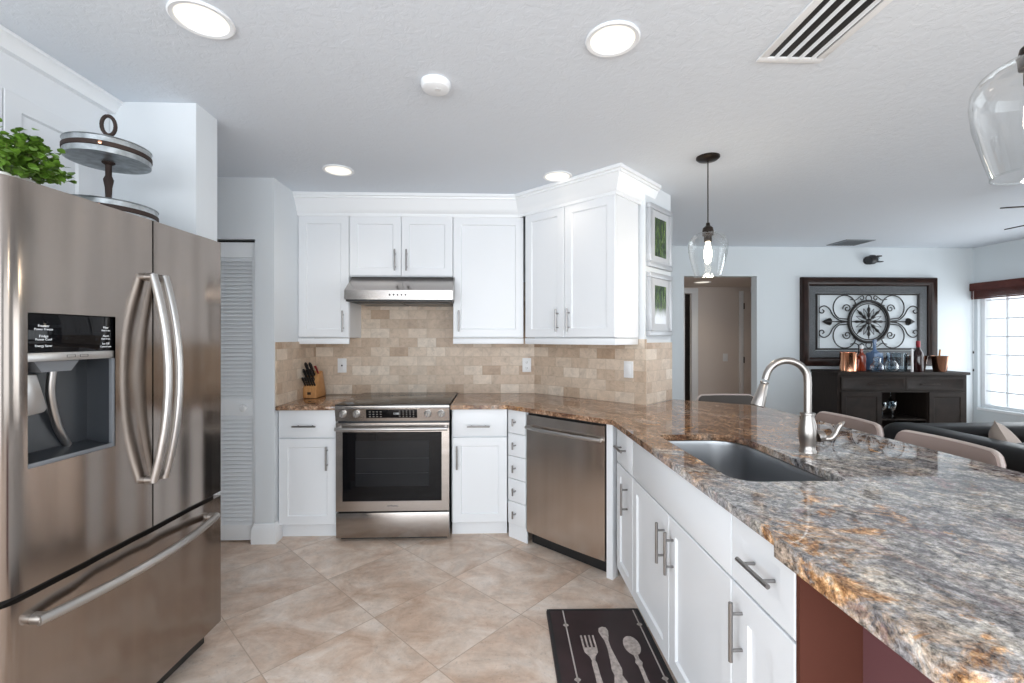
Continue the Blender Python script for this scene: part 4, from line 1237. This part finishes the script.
def stemglass(x, y, z, label, up=True):
    pr = [(0, 0), (0.032, 0), (0.034, 0.002), (0.006, 0.006), (0.004, 0.02), (0.004, 0.075), (0.012, 0.085), (0.034, 0.115), (0.038, 0.145), (0.033, 0.175), (0.031, 0.175), (0.035, 0.145), (0.031, 0.117), (0, 0.088)]
    if not up: pr = [(r_, -z_) for r_, z_ in pr]
    lab(MB().lathe(pr, (*BP(x, y), z), 20).build('wine_glass', M['jarglass']), label, 'glass', 'stemmed glasses in the bar niche')
for i, x in enumerate((0.56, 0.70)): stemglass(x, 0.2, 0.789, 'stemmed glass hanging upside down in the bar cabinet niche', False)
for i, (x, y) in enumerate(((0.505, 0.06), (0.60, 0.05), (0.655, 0.11))): stemglass(x, y, 0.5055, 'stemmed glass standing on the shelf of the bar cabinet niche')
TZ = BH + 0.0003
def lobj(name, prof, x, y, mt2, label, cat, n=24, z=TZ, parts=(), group=None):
    r_ = empty(name, (*BP(x, y), z), 0, label, cat, group)
    MB().lathe(prof, n=n).build(name.split('_')[-1] + '_body', mt2, r_)
    for pn, pp_, pm in parts:
        MB().lathe(pp_, n=n).build(pn, pm, r_)
    return r_
pot = lobj('copper_pot', [(0, 0), (0.077, 0), (0.08, 0.004), (0.08, 0.20), (0.083, 0.205), (0.077, 0.205), (0.075, 0.008), (0, 0.008)], 0.187, 0.12, M['copper'], 'polished copper pot at the left of the bar top', 'pot', 32)
lobj('liquor_bottle', [(0, 0), (0.032, 0), (0.034, 0.01), (0.034, 0.12), (0.012, 0.15), (0.012, 0.19), (0, 0.19)], 0.305, 0.17, M['amber'], 'short amber bottle right beside the copper pot', 'bottle', parts=[('cap', [(0, 0.19), (0.013, 0.19), (0.013, 0.21), (0, 0.21)], M['black'])], group='bottles on the bar')
lobj('liquor_bottle', [(0, 0), (0.040, 0), (0.042, 0.01), (0.042, 0.165), (0.014, 0.20), (0.014, 0.245), (0, 0.245)], 0.38, 0.19, M['amber'], 'tall reddish bottle behind the round clear jars', 'bottle', parts=[('cap', [(0, 0.245), (0.018, 0.245), (0.018, 0.28), (0, 0.28)], M['candle'])], group='bottles on the bar')
lobj('liquor_bottle', [(0, 0), (0.040, 0), (0.042, 0.01), (0.042, 0.18), (0.014, 0.215), (0.014, 0.26), (0, 0.26)], 0.462, 0.33, M['wine'], 'dark bottle with black cap behind the clear jars', 'bottle', parts=[('cap', [(0, 0.26), (0.016, 0.26), (0.016, 0.29), (0, 0.29)], M['black'])], group='bottles on the bar')
lobj('glass_decanter', [(0, 0), (0.05, 0), (0.065, 0.03), (0.06, 0.07), (0.035, 0.10), (0.035, 0.13), (0.032, 0.13), (0.03, 0.10), (0, 0.012)], 0.465, 0.08, M['jarglass'], 'round clear glass jar left of the other in front of the bottles', 'jar', parts=[('stopper', [(0, 0.13), (0.036, 0.13), (0.038, 0.145), (0.02, 0.16), (0, 0.162)], M['jarglass'])])
lobj('glass_decanter', [(0, 0), (0.05, 0), (0.066, 0.03), (0.066, 0.07), (0.05, 0.10), (0.04, 0.105), (0, 0.105)], 0.595, 0.055, M['jarglass'], 'squat clear glass jar in front of the blue bottle', 'jar', parts=[('lid', [(0, 0.105), (0.042, 0.105), (0.042, 0.112), (0, 0.118)], M['jarglass'])])
bb = empty('liquor_bottle', (*BP(0.56, 0.24), TZ), 8, 'square blue bottle with long neck standing behind the jars', 'bottle', 'bottles on the bar')
MB().box(-0.065, 0.065, -0.05, 0.05, 0, 0.20, 0.014).build('bottle_body', M['bluebottle'], bb)
MB().lathe([(0.05, 0.195), (0.02, 0.225), (0.016, 0.235), (0.016, 0.31), (0, 0.31)], n=20).build('neck', M['bluebottle'], bb)
MB().lathe([(0, 0.31), (0.02, 0.31), (0.02, 0.345), (0, 0.345)], n=20).build('stopper', M['bluebottle'], bb)
pt_ = empty('glass_pitcher', (*BP(0.742, 0.17), TZ), 0, 'large clear glass pitcher with side handle on the bar', 'pitcher')
MB().lathe([(0, 0), (0.085, 0), (0.09, 0.01), (0.092, 0.19), (0.096, 0.20), (0.09, 0.20), (0.086, 0.015), (0, 0.012)], n=32).build('vessel', M['jarglass'], pt_)
MB().tube(smooth_path([(0.09, 0, 0.17), (0.13, 0, 0.165), (0.142, 0, 0.11), (0.125, 0, 0.05), (0.09, 0, 0.03)], 6), 0.008, 10).build('handle', M['jarglass'], pt_)
lobj('taper_candle', [(0, 0), (0.011, 0), (0.010, 0.24), (0.003, 0.25), (0, 0.25)], 0.784, 0.02, M['candle'], 'thin white candle standing in front of the glass pitcher', 'candle', 14)
wb_ = [(0, 0), (0.044, 0), (0.047, 0.008), (0.047, 0.17), (0.040, 0.205), (0.018, 0.25), (0.0165, 0.31), (0, 0.31)]
lobj('wine_bottle', wb_, 0.868, 0.045, M['wine'], 'dark wine bottle with red foil standing beside the bronze buckets', 'bottle', parts=[('foil', [(0.0, 0.332), (0.0185, 0.33), (0.0185, 0.265), (0.017, 0.262)], M['redfoil'])], group='bottles on the bar')
bk = [(0, 0), (0.052, 0), (0.055, 0.005), (0.078, 0.165), (0.081, 0.17), (0.075, 0.17), (0.052, 0.010), (0, 0.010)]
lobj('ice_bucket', bk, 0.965, 0.155, M['bronzebucket'], 'bronze flared bucket beside the wine bottle, left of two', 'bucket', 32)
lobj('ice_bucket', bk, 1.10, 0.05, M['bronzebucket'], 'bronze flared bucket at the right end of the bar top', 'bucket', 32)
wb3 = [(0, 0), (0.033, 0), (0.036, 0.008), (0.036, 0.15), (0.030, 0.19), (0.014, 0.225), (0.013, 0.28), (0, 0.28)]
lobj('wine_bottle', wb3, 0.965, 0.155, M['wine'], 'dark bottle chilling inside the left bronze bucket', 'bottle', z=TZ + 0.0105, parts=[('foil', [(0, 0.296), (0.0155, 0.295), (0.0155, 0.25), (0.0145, 0.248)], M['black'])], group='bottles on the bar')
stt = MB().tube([(*BP(1.06, 0.03), TZ + 0.02), (*BP(1.075, 0.02), TZ + 0.24)], 0.008, 8).build('wooden_stick', M['maple']); lab(stt, 'pale wooden stick leaning in the right bronze bucket', 'stick')
MB
rk = lobj('serving_tray', [(0, 0), (0.05, 0), (0.055, 0.012), (0.05, 0.012), (0.047, 0.004), (0, 0.004)], -0.0 + 0.05, 0.31, M['galv'], 'small round metal dish behind the copper pot', 'dish', 24) if False else None

# wall art: frame, woven band, iron scrolls
wa = empty('wall_art', (4.385, YF, 1.562), label='wide dark framed wall art of wrought iron scrolls and wheel', cat='wall art')
AW, AH = 0.815, 0.52
def framebar(w, h, prof):
    m_ = MB()
    b_ = bmesh.new()
    rings_ = []
    for (sx_, sz_) in ((-1, -1), (1, -1), (1, 1), (-1, 1)):
        rings_.append([b_.verts.new((sx_ * (w - i), y_, sz_ * (h - i))) for i, y_ in prof])
    for i in range(4):
        a_, c_ = rings_[i], rings_[(i + 1) % 4]
        for j in range(len(prof)):
            j2 = (j + 1) % len(prof)
            b_.faces.new((a_[j], a_[j2], c_[j2], c_[j]))
    bmesh.ops.recalc_face_normals(b_, faces=b_.faces)
    return m_._merge(b_)
framebar(AW, AH, [(0, -0.001), (0, -0.045), (0.012, -0.062), (0.045, -0.066), (0.075, -0.055), (0.092, -0.038), (0.098, -0.030), (0.098, -0.001)]).build('frame', M['framewood'], wa)
framebar(AW - 0.0985, AH - 0.0985, [(0, -0.001), (0, -0.018), (0.004, -0.022), (0.082, -0.016), (0.082, -0.001)]).build('woven_band', M['mesh'], wa)
framebar(AW - 0.1875, AH - 0.1875, [(0, -0.001), (0, -0.024), (0.014, -0.024), (0.014, -0.001)]).build('inner_bar', M['iron'], wa)
IW, IH = AW - 0.2, AH - 0.2     # opening half sizes .615 x .32
m = MB(); yy = -0.026
def P2(pts, r=0.006): m.tube([(x, yy, z) for x, z in pts], r, 8)
def spiral(cx, cz, r0, r1, a0, turns, n=26):
    return [(cx + (r0 + (r1 - r0) * i / n) * math.cos(R(a0 + turns * 360 * i / n)), cz + (r0 + (r1 - r0) * i / n) * math.sin(R(a0 + turns * 360 * i / n))) for i in range(n + 1)]
WRr = 0.242
for r_, t_ in ((WRr, 0.016), (WRr - 0.03, 0.006)):
    m.tube([(r_ * math.cos(2 * PI * i / 48), yy, r_ * math.sin(2 * PI * i / 48)) for i in range(48)], t_, 10, closed=True)
m.build('wheel_rim', M['iron'], wa)
m = MB()
for i in range(8):
    a = 2 * PI * i / 8
    P2([(0.02 * math.cos(a), 0.02 * math.sin(a)), (0.2 * math.cos(a), 0.2 * math.sin(a))], 0.006)
    ca, sa = math.cos(a), math.sin(a)
    m.tube([(q_ * ca, yy, q_ * sa) for q_ in (0.045, 0.07, 0.11, 0.15, 0.18)], [0.004, 0.018, 0.010, 0.017, 0.004], 8)
    a2 = a + PI / 8
    for sgn in (-1, 1):
        P2([(0.05 * math.cos(a2 + sgn * 0.25), 0.05 * math.sin(a2 + sgn * 0.25)), (0.11 * math.cos(a2 + sgn * 0.16), 0.11 * math.sin(a2 + sgn * 0.16)), (0.165 * math.cos(a2), 0.165 * math.sin(a2))], 0.003)
m.lathe([(0, 0.012), (0.02, 0.010), (0.035, 0), (0.035, -0.006), (0, -0.006)], n=20, mtx=Matrix.Translation((0, yy - 0.006, 0)) @ Matrix.Rotation(R(90), 4, 'X'))
m.build('wheel_spokes', M['iron'], wa)
m = MB()
for sx_ in (-1, 1):
    for sz_ in (-1, 1):
        # large C scroll beside the wheel
        c = spiral(0.305, 0.165, 0.145, 0.135, -110, 0.83)
        c2 = spiral(0.275, 0.185, 0.115 * 0 + 0.10, 0.012, 200, -0.0001 + 0.0)
        big = [(0.26, 0.03)] + [(0.29 + 0.14 * math.cos(R(a)), 0.165 + 0.145 * math.sin(R(a))) for a in range(-60, 185, 12)]
        P2([(sx_ * x, sz_ * z) for x, z in big], 0.0065)
        curl = spiral(0.262, 0.155, 0.052, 0.010, -10, 1.35)
        P2([(sx_ * x, sz_ * z) for x, z in [(0.205, 0.10)] + curl[::1]][1:], 0.006)
        P2([(sx_ * x, sz_ * z) for x, z in ((0.15, 0.165), (0.165, 0.20), (0.19, 0.19))], 0.006)
        # outer S scroll
        s_ = [Vector((0.265, 0.004, 0)), Vector((0.36, 0.02, 0)), Vector((0.43, 0.075, 0)), Vector((0.475, 0.15, 0)), Vector((0.535, 0.185, 0)), Vector((0.59, 0.16, 0)), Vector((0.595, 0.115, 0)), Vector((0.56, 0.10, 0)), Vector((0.54, 0.125, 0)), Vector((0.56, 0.14, 0))]
        P2([(sx_ * v.x, sz_ * v.y) for v in smooth_path(s_, 6)], 0.0065)
        # small scrolls above and below the wheel
        s_ = [Vector((0.22, 0.265, 0)), Vector((0.16, 0.255, 0)), Vector((0.115, 0.285, 0)), Vector((0.075, 0.305, 0)), Vector((0.06, 0.275, 0)), Vector((0.085, 0.255, 0)), Vector((0.10, 0.275, 0))]
        P2([(sx_ * v.x, sz_ * v.y) for v in smooth_path(s_, 6)], 0.0055)
    # arrow finial on the axis
    P2([(sx_ * 0.24, 0), (sx_ * 0.50, 0)], 0.006)
    m.tube([(sx_ * q_, yy, 0) for q_ in (0.455, 0.465, 0.475, 0.50, 0.56)], [0.006, 0.02, 0.045, 0.034, 0.002], 10)
    P2([(sx_ * 0.60, -IH), (sx_ * 0.60, IH)], 0.004)
for sz_ in (-1, 1):
    m.tube([(0.035 * math.cos(2 * PI * i / 20), yy, sz_ * 0.275 + 0.035 * math.sin(2 * PI * i / 20)) for i in range(20)], 0.0055, 8, closed=True)
    P2([(-IW, sz_ * (IH - 0.004)), (IW, sz_ * (IH - 0.004))], 0.004)
m.build('iron_scrolls', M['iron'], wa)

# black spotlight on the far wall
sl = empty('wall_spotlight', (4.385, YF, 2.285), label='small black spotlight camera mounted high on the far wall', cat='spotlight'); sl.scale = (0.85, 0.85, 0.85)
MB().lathe([(0, 0), (0.055, 0), (0.058, 0.02), (0.04, 0.04), (0, 0.045)], n=24, mtx=Matrix.Rotation(R(90), 4, 'X')).build('base', M['black'], sl)
m = MB(); m.lathe([(0, -0.06), (0.055, -0.05), (0.068, 0), (0.055, 0.04), (0.035, 0.06), (0, 0.065)], n=24, mtx=Matrix.Translation((0.0, -0.085, 0)) @ Matrix.Rotation(R(70), 4, 'Y')); m.build('housing', M['black'], sl)
m = MB(); m.box(0.05, 0.135, -0.12, -0.06, -0.038, -0.024, 0.004); m.box(0.05, 0.115, -0.12, -0.06, 0.036, 0.054, 0.004); m.build('bracket', M['black'], sl)
MB().lathe([(0, 0.0), (0.026, 0.0), (0.028, 0.02), (0, 0.03)], n=20, mtx=Matrix.Translation((0.06, -0.09, 0.006)) @ Matrix.Rotation(R(90), 4, 'Y')).build('lamp_glass', M['jarglass'], sl)

# ceiling fan, mostly outside the view on the right
fn = empty('ceiling_fan', (3.93, 2.575, CEIL), label='ceiling fan whose thin dark blades reach in at the right edge', cat='ceiling fan')
MB().lathe([(0, 0), (0.07, 0), (0.06, -0.04), (0.015, -0.05), (0.015, -0.14), (0, -0.14)], n=28).build('downrod', M['bronze'], fn)
MB().lathe([(0, -0.14), (0.09, -0.145), (0.115, -0.18), (0.115, -0.24), (0.06, -0.29), (0, -0.30)], n=28).build('motor', M['bronze'], fn)
for i in range(5):
    a = R(165 + 72 * i)
    mm = Matrix.Translation((0, 0, -0.24)) @ Matrix.Rotation(a, 4, 'Z') @ Matrix.Rotation(R(-12), 4, 'X') @ Matrix.Translation((0, 0, 0.24))
    m = MB(); m.prism(rrect(0.16, 0.716, -0.05, 0.05, 0.03), -0.243, -0.235, 0.002); m.box(0.1, 0.24, -0.02, 0.02, -0.248, -0.2435, 0.001); m.xf(mm); m.build('blade', M['bronze'], fn)

# sofa: back runs away from the camera, a return closes the far end
sf = empty('sofa', (2.68, 1.2, 0), label='black leather sectional sofa seen over its tufted back', cat='sofa')
def cushion(m_, x0, x1, y0, y1, z0, z1, bev=0.06): m_.box(x0, x1, y0, y1, z0, z1, bev, 5)
m = MB(); m.box(0.0, 0.9, 0.0, 1.85, 0.05, 0.30, 0.02); m.box(0.0, 2.0, 1.0, 1.88, 0.05, 0.30, 0.02); m.build('base', M['leather'], sf)
m = MB(); cushion(m, -0.03, 0.24, -0.05, 1.86, 0.12, 0.795, 0.09); m.build('backrest', M['leather'], sf)
m = MB(); cushion(m, 0.0, 1.95, 1.60, 1.88, 0.12, 0.785, 0.09); m.build('backrest', M['leather'], sf)
m = MB()
for y in (0.0, 0.8):
    cushion(m, 0.22, 0.92, y + 0.005, y + 0.79, 0.28, 0.46, 0.05)
for x in (0.24, 1.08):
    cushion(m, x + 0.005, x + 0.83, 0.98, 1.62, 0.2801, 0.4605, 0.05)
m.build('seat_cushion', M['leather'], sf)
for y, L_ in ((0.1, 0.7), (0.85, 0.42)):
    m = MB(); cushion(m, 0.18, 0.36, y, y + L_, 0.43, 0.785, 0.07); m.build('back_cushion', M['leather'], sf)
m = MB()
for x in (0.05, 1.85):
    for y in (0.05, 1.75):
        if x < 1 or y > 1: m.box(x, x + 0.06, y, y + 0.06, 0, 0.05)
m.build('feet', M['black'], sf)
def pillow_(loc, rot, label, s=0.21):
    b_ = bmesh.new(); n_ = 12
    g_ = {}
    for sgn in (-1, 1):
        for i in range(n_ + 1):
            for j in range(n_ + 1):
                u, v = -1 + 2 * i / n_, -1 + 2 * j / n_
                edge = (1 - u * u) * (1 - v * v)
                if edge < 1e-9 and sgn == 1: g_[sgn, i, j] = g_[-1, i, j]; continue
                pinch = 1 - 0.07 * (1 - abs(u) * abs(v))
                g_[sgn, i, j] = b_.verts.new((u * s * pinch, sgn * 0.07 * edge ** 0.45, v * s * pinch))
        for i in range(n_):
            for j in range(n_):
                b_.faces.new([g_[sgn, a_, c_] for a_, c_ in ((i, j), (i + 1, j), (i + 1, j + 1), (i, j + 1))])
    bmesh.ops.recalc_face_normals(b_, faces=b_.faces)
    o_ = MB()._merge(b_).build('throw_pillow', M['pillow'], ang=70)
    o_.location = loc; o_.rotation_euler = [R(q_) for q_ in rot]
    tag(o_, label, 'pillow')
pillow_((3.115, 2.61, 0.665), (-24, 18, 42), 'beige linen pillow leaning against the black sofa back, the left one', 0.185)
pillow_((3.58, 2.63, 0.655), (-22, 10, 8), 'beige linen pillow on the black sofa, farther from its long back', 0.185)

# bar stools along the far side of the peninsula
def stool(loc, rz, label, skin='taupe'):
    r_ = empty('bar_stool', loc, rz, label, 'stool', 'upholstered bar stools at the peninsula')
    W_ = 0.225
    # local: x along the back, y away from the counter; curved backrest
    b_ = bmesh.new(); nx_, nz_ = 40, 8
    grid = {}
    z0_, z1_ = 0.70, 0.925
    def outl(u):  # rounded upper corners: top height as function of u
        q_ = abs(u)
        r0 = 0.2
        return 1.0 if q_ < 1 - r0 else 1.0 - 0.2 * (1 - math.sqrt(max(0, 1 - ((q_ - 1 + r0) / r0) ** 2)))
    for sgn, dy_ in ((0, 0.0), (1, 0.035)):
        for i in range(nx_ + 1):
            u = -1 + 2 * i / nx_
            for j in range(nz_ + 1):
                v = j / nz_
                grid[sgn, i, j] = b_.verts.new((u * W_, 0.035 * (1 - u * u) + dy_ + 0.03 * v, z0_ + (z1_ - z0_) * outl(u) * v))
    for i in range(nx_):
        for j in range(nz_):
            b_.faces.new([grid[0, a_, c_] for a_, c_ in ((i, j), (i + 1, j), (i + 1, j + 1), (i, j + 1))])
            b_.faces.new([grid[1, a_, c_] for a_, c_ in ((i, j), (i, j + 1), (i + 1, j + 1), (i + 1, j))])
    per = [(i, 0) for i in range(nx_)] + [(nx_, j) for j in range(nz_)] + [(i, nz_) for i in range(nx_, 0, -1)] + [(0, j) for j in range(nz_, 0, -1)]
    for a_, c_ in zip(per, per[1:] + per[:1]):
        b_.faces.new((grid[0, a_[0], a_[1]], grid[1, a_[0], a_[1]], grid[1, c_[0], c_[1]], grid[0, c_[0], c_[1]]))
    bmesh.ops.recalc_face_normals(b_, faces=b_.faces)
    top = [Vector(grid[0, a_[0], a_[1]].co) + Vector((0, 0.017, 0)) for a_ in [(0, j) for j in range(0, nz_ + 1)] + [(i, nz_) for i in range(1, nx_ + 1)] + [(nx_, j) for j in range(nz_ - 1, -1, -1)]]
    bk_ = MB()._merge(b_).build('backrest', M[skin], r_, ang=50)
    MB().tube(top, 0.009, 8).build('piping', M['piping'], bk_)
    MB().box(-W_, W_, -0.40, 0.03, 0.60, 0.685, 0.03, 4).build('seat', M[skin], r_)
    for sx_ in (-1, 1):
        for y_ in (-0.36, 0.0):
            MB().tube([(sx_ * (W_ - 0.04), y_, 0.60), (sx_ * (W_ - 0.015), y_ + (0.03 if y_ == 0 else -0.02), 0.0)], [0.018, 0.013], 10).build('leg', M['espresso'], r_)
        MB().box(sx_ * 0.15 - 0.012, sx_ * 0.15 + 0.012, 0.03, 0.05, 0.60, 0.72).build('back_post', M['espresso'], r_)
    MB().cyl((-W_ + 0.03, -0.37, 0.22), (W_ - 0.03, -0.37, 0.22), 0.009, 10).build('footrest', M['espresso'], r_)
    return r_
stool((1.895, 2.43, 0), -90, 'taupe leather bar stool behind the faucet at the counter')
stool((1.895, 1.885, 0), -90, 'taupe leather bar stool nearest the camera in front of the black sofa')
stool((1.776, 3.37, 0), 0, 'grey topped bar stool at the counter corner below the hallway opening', 'grey_stool')
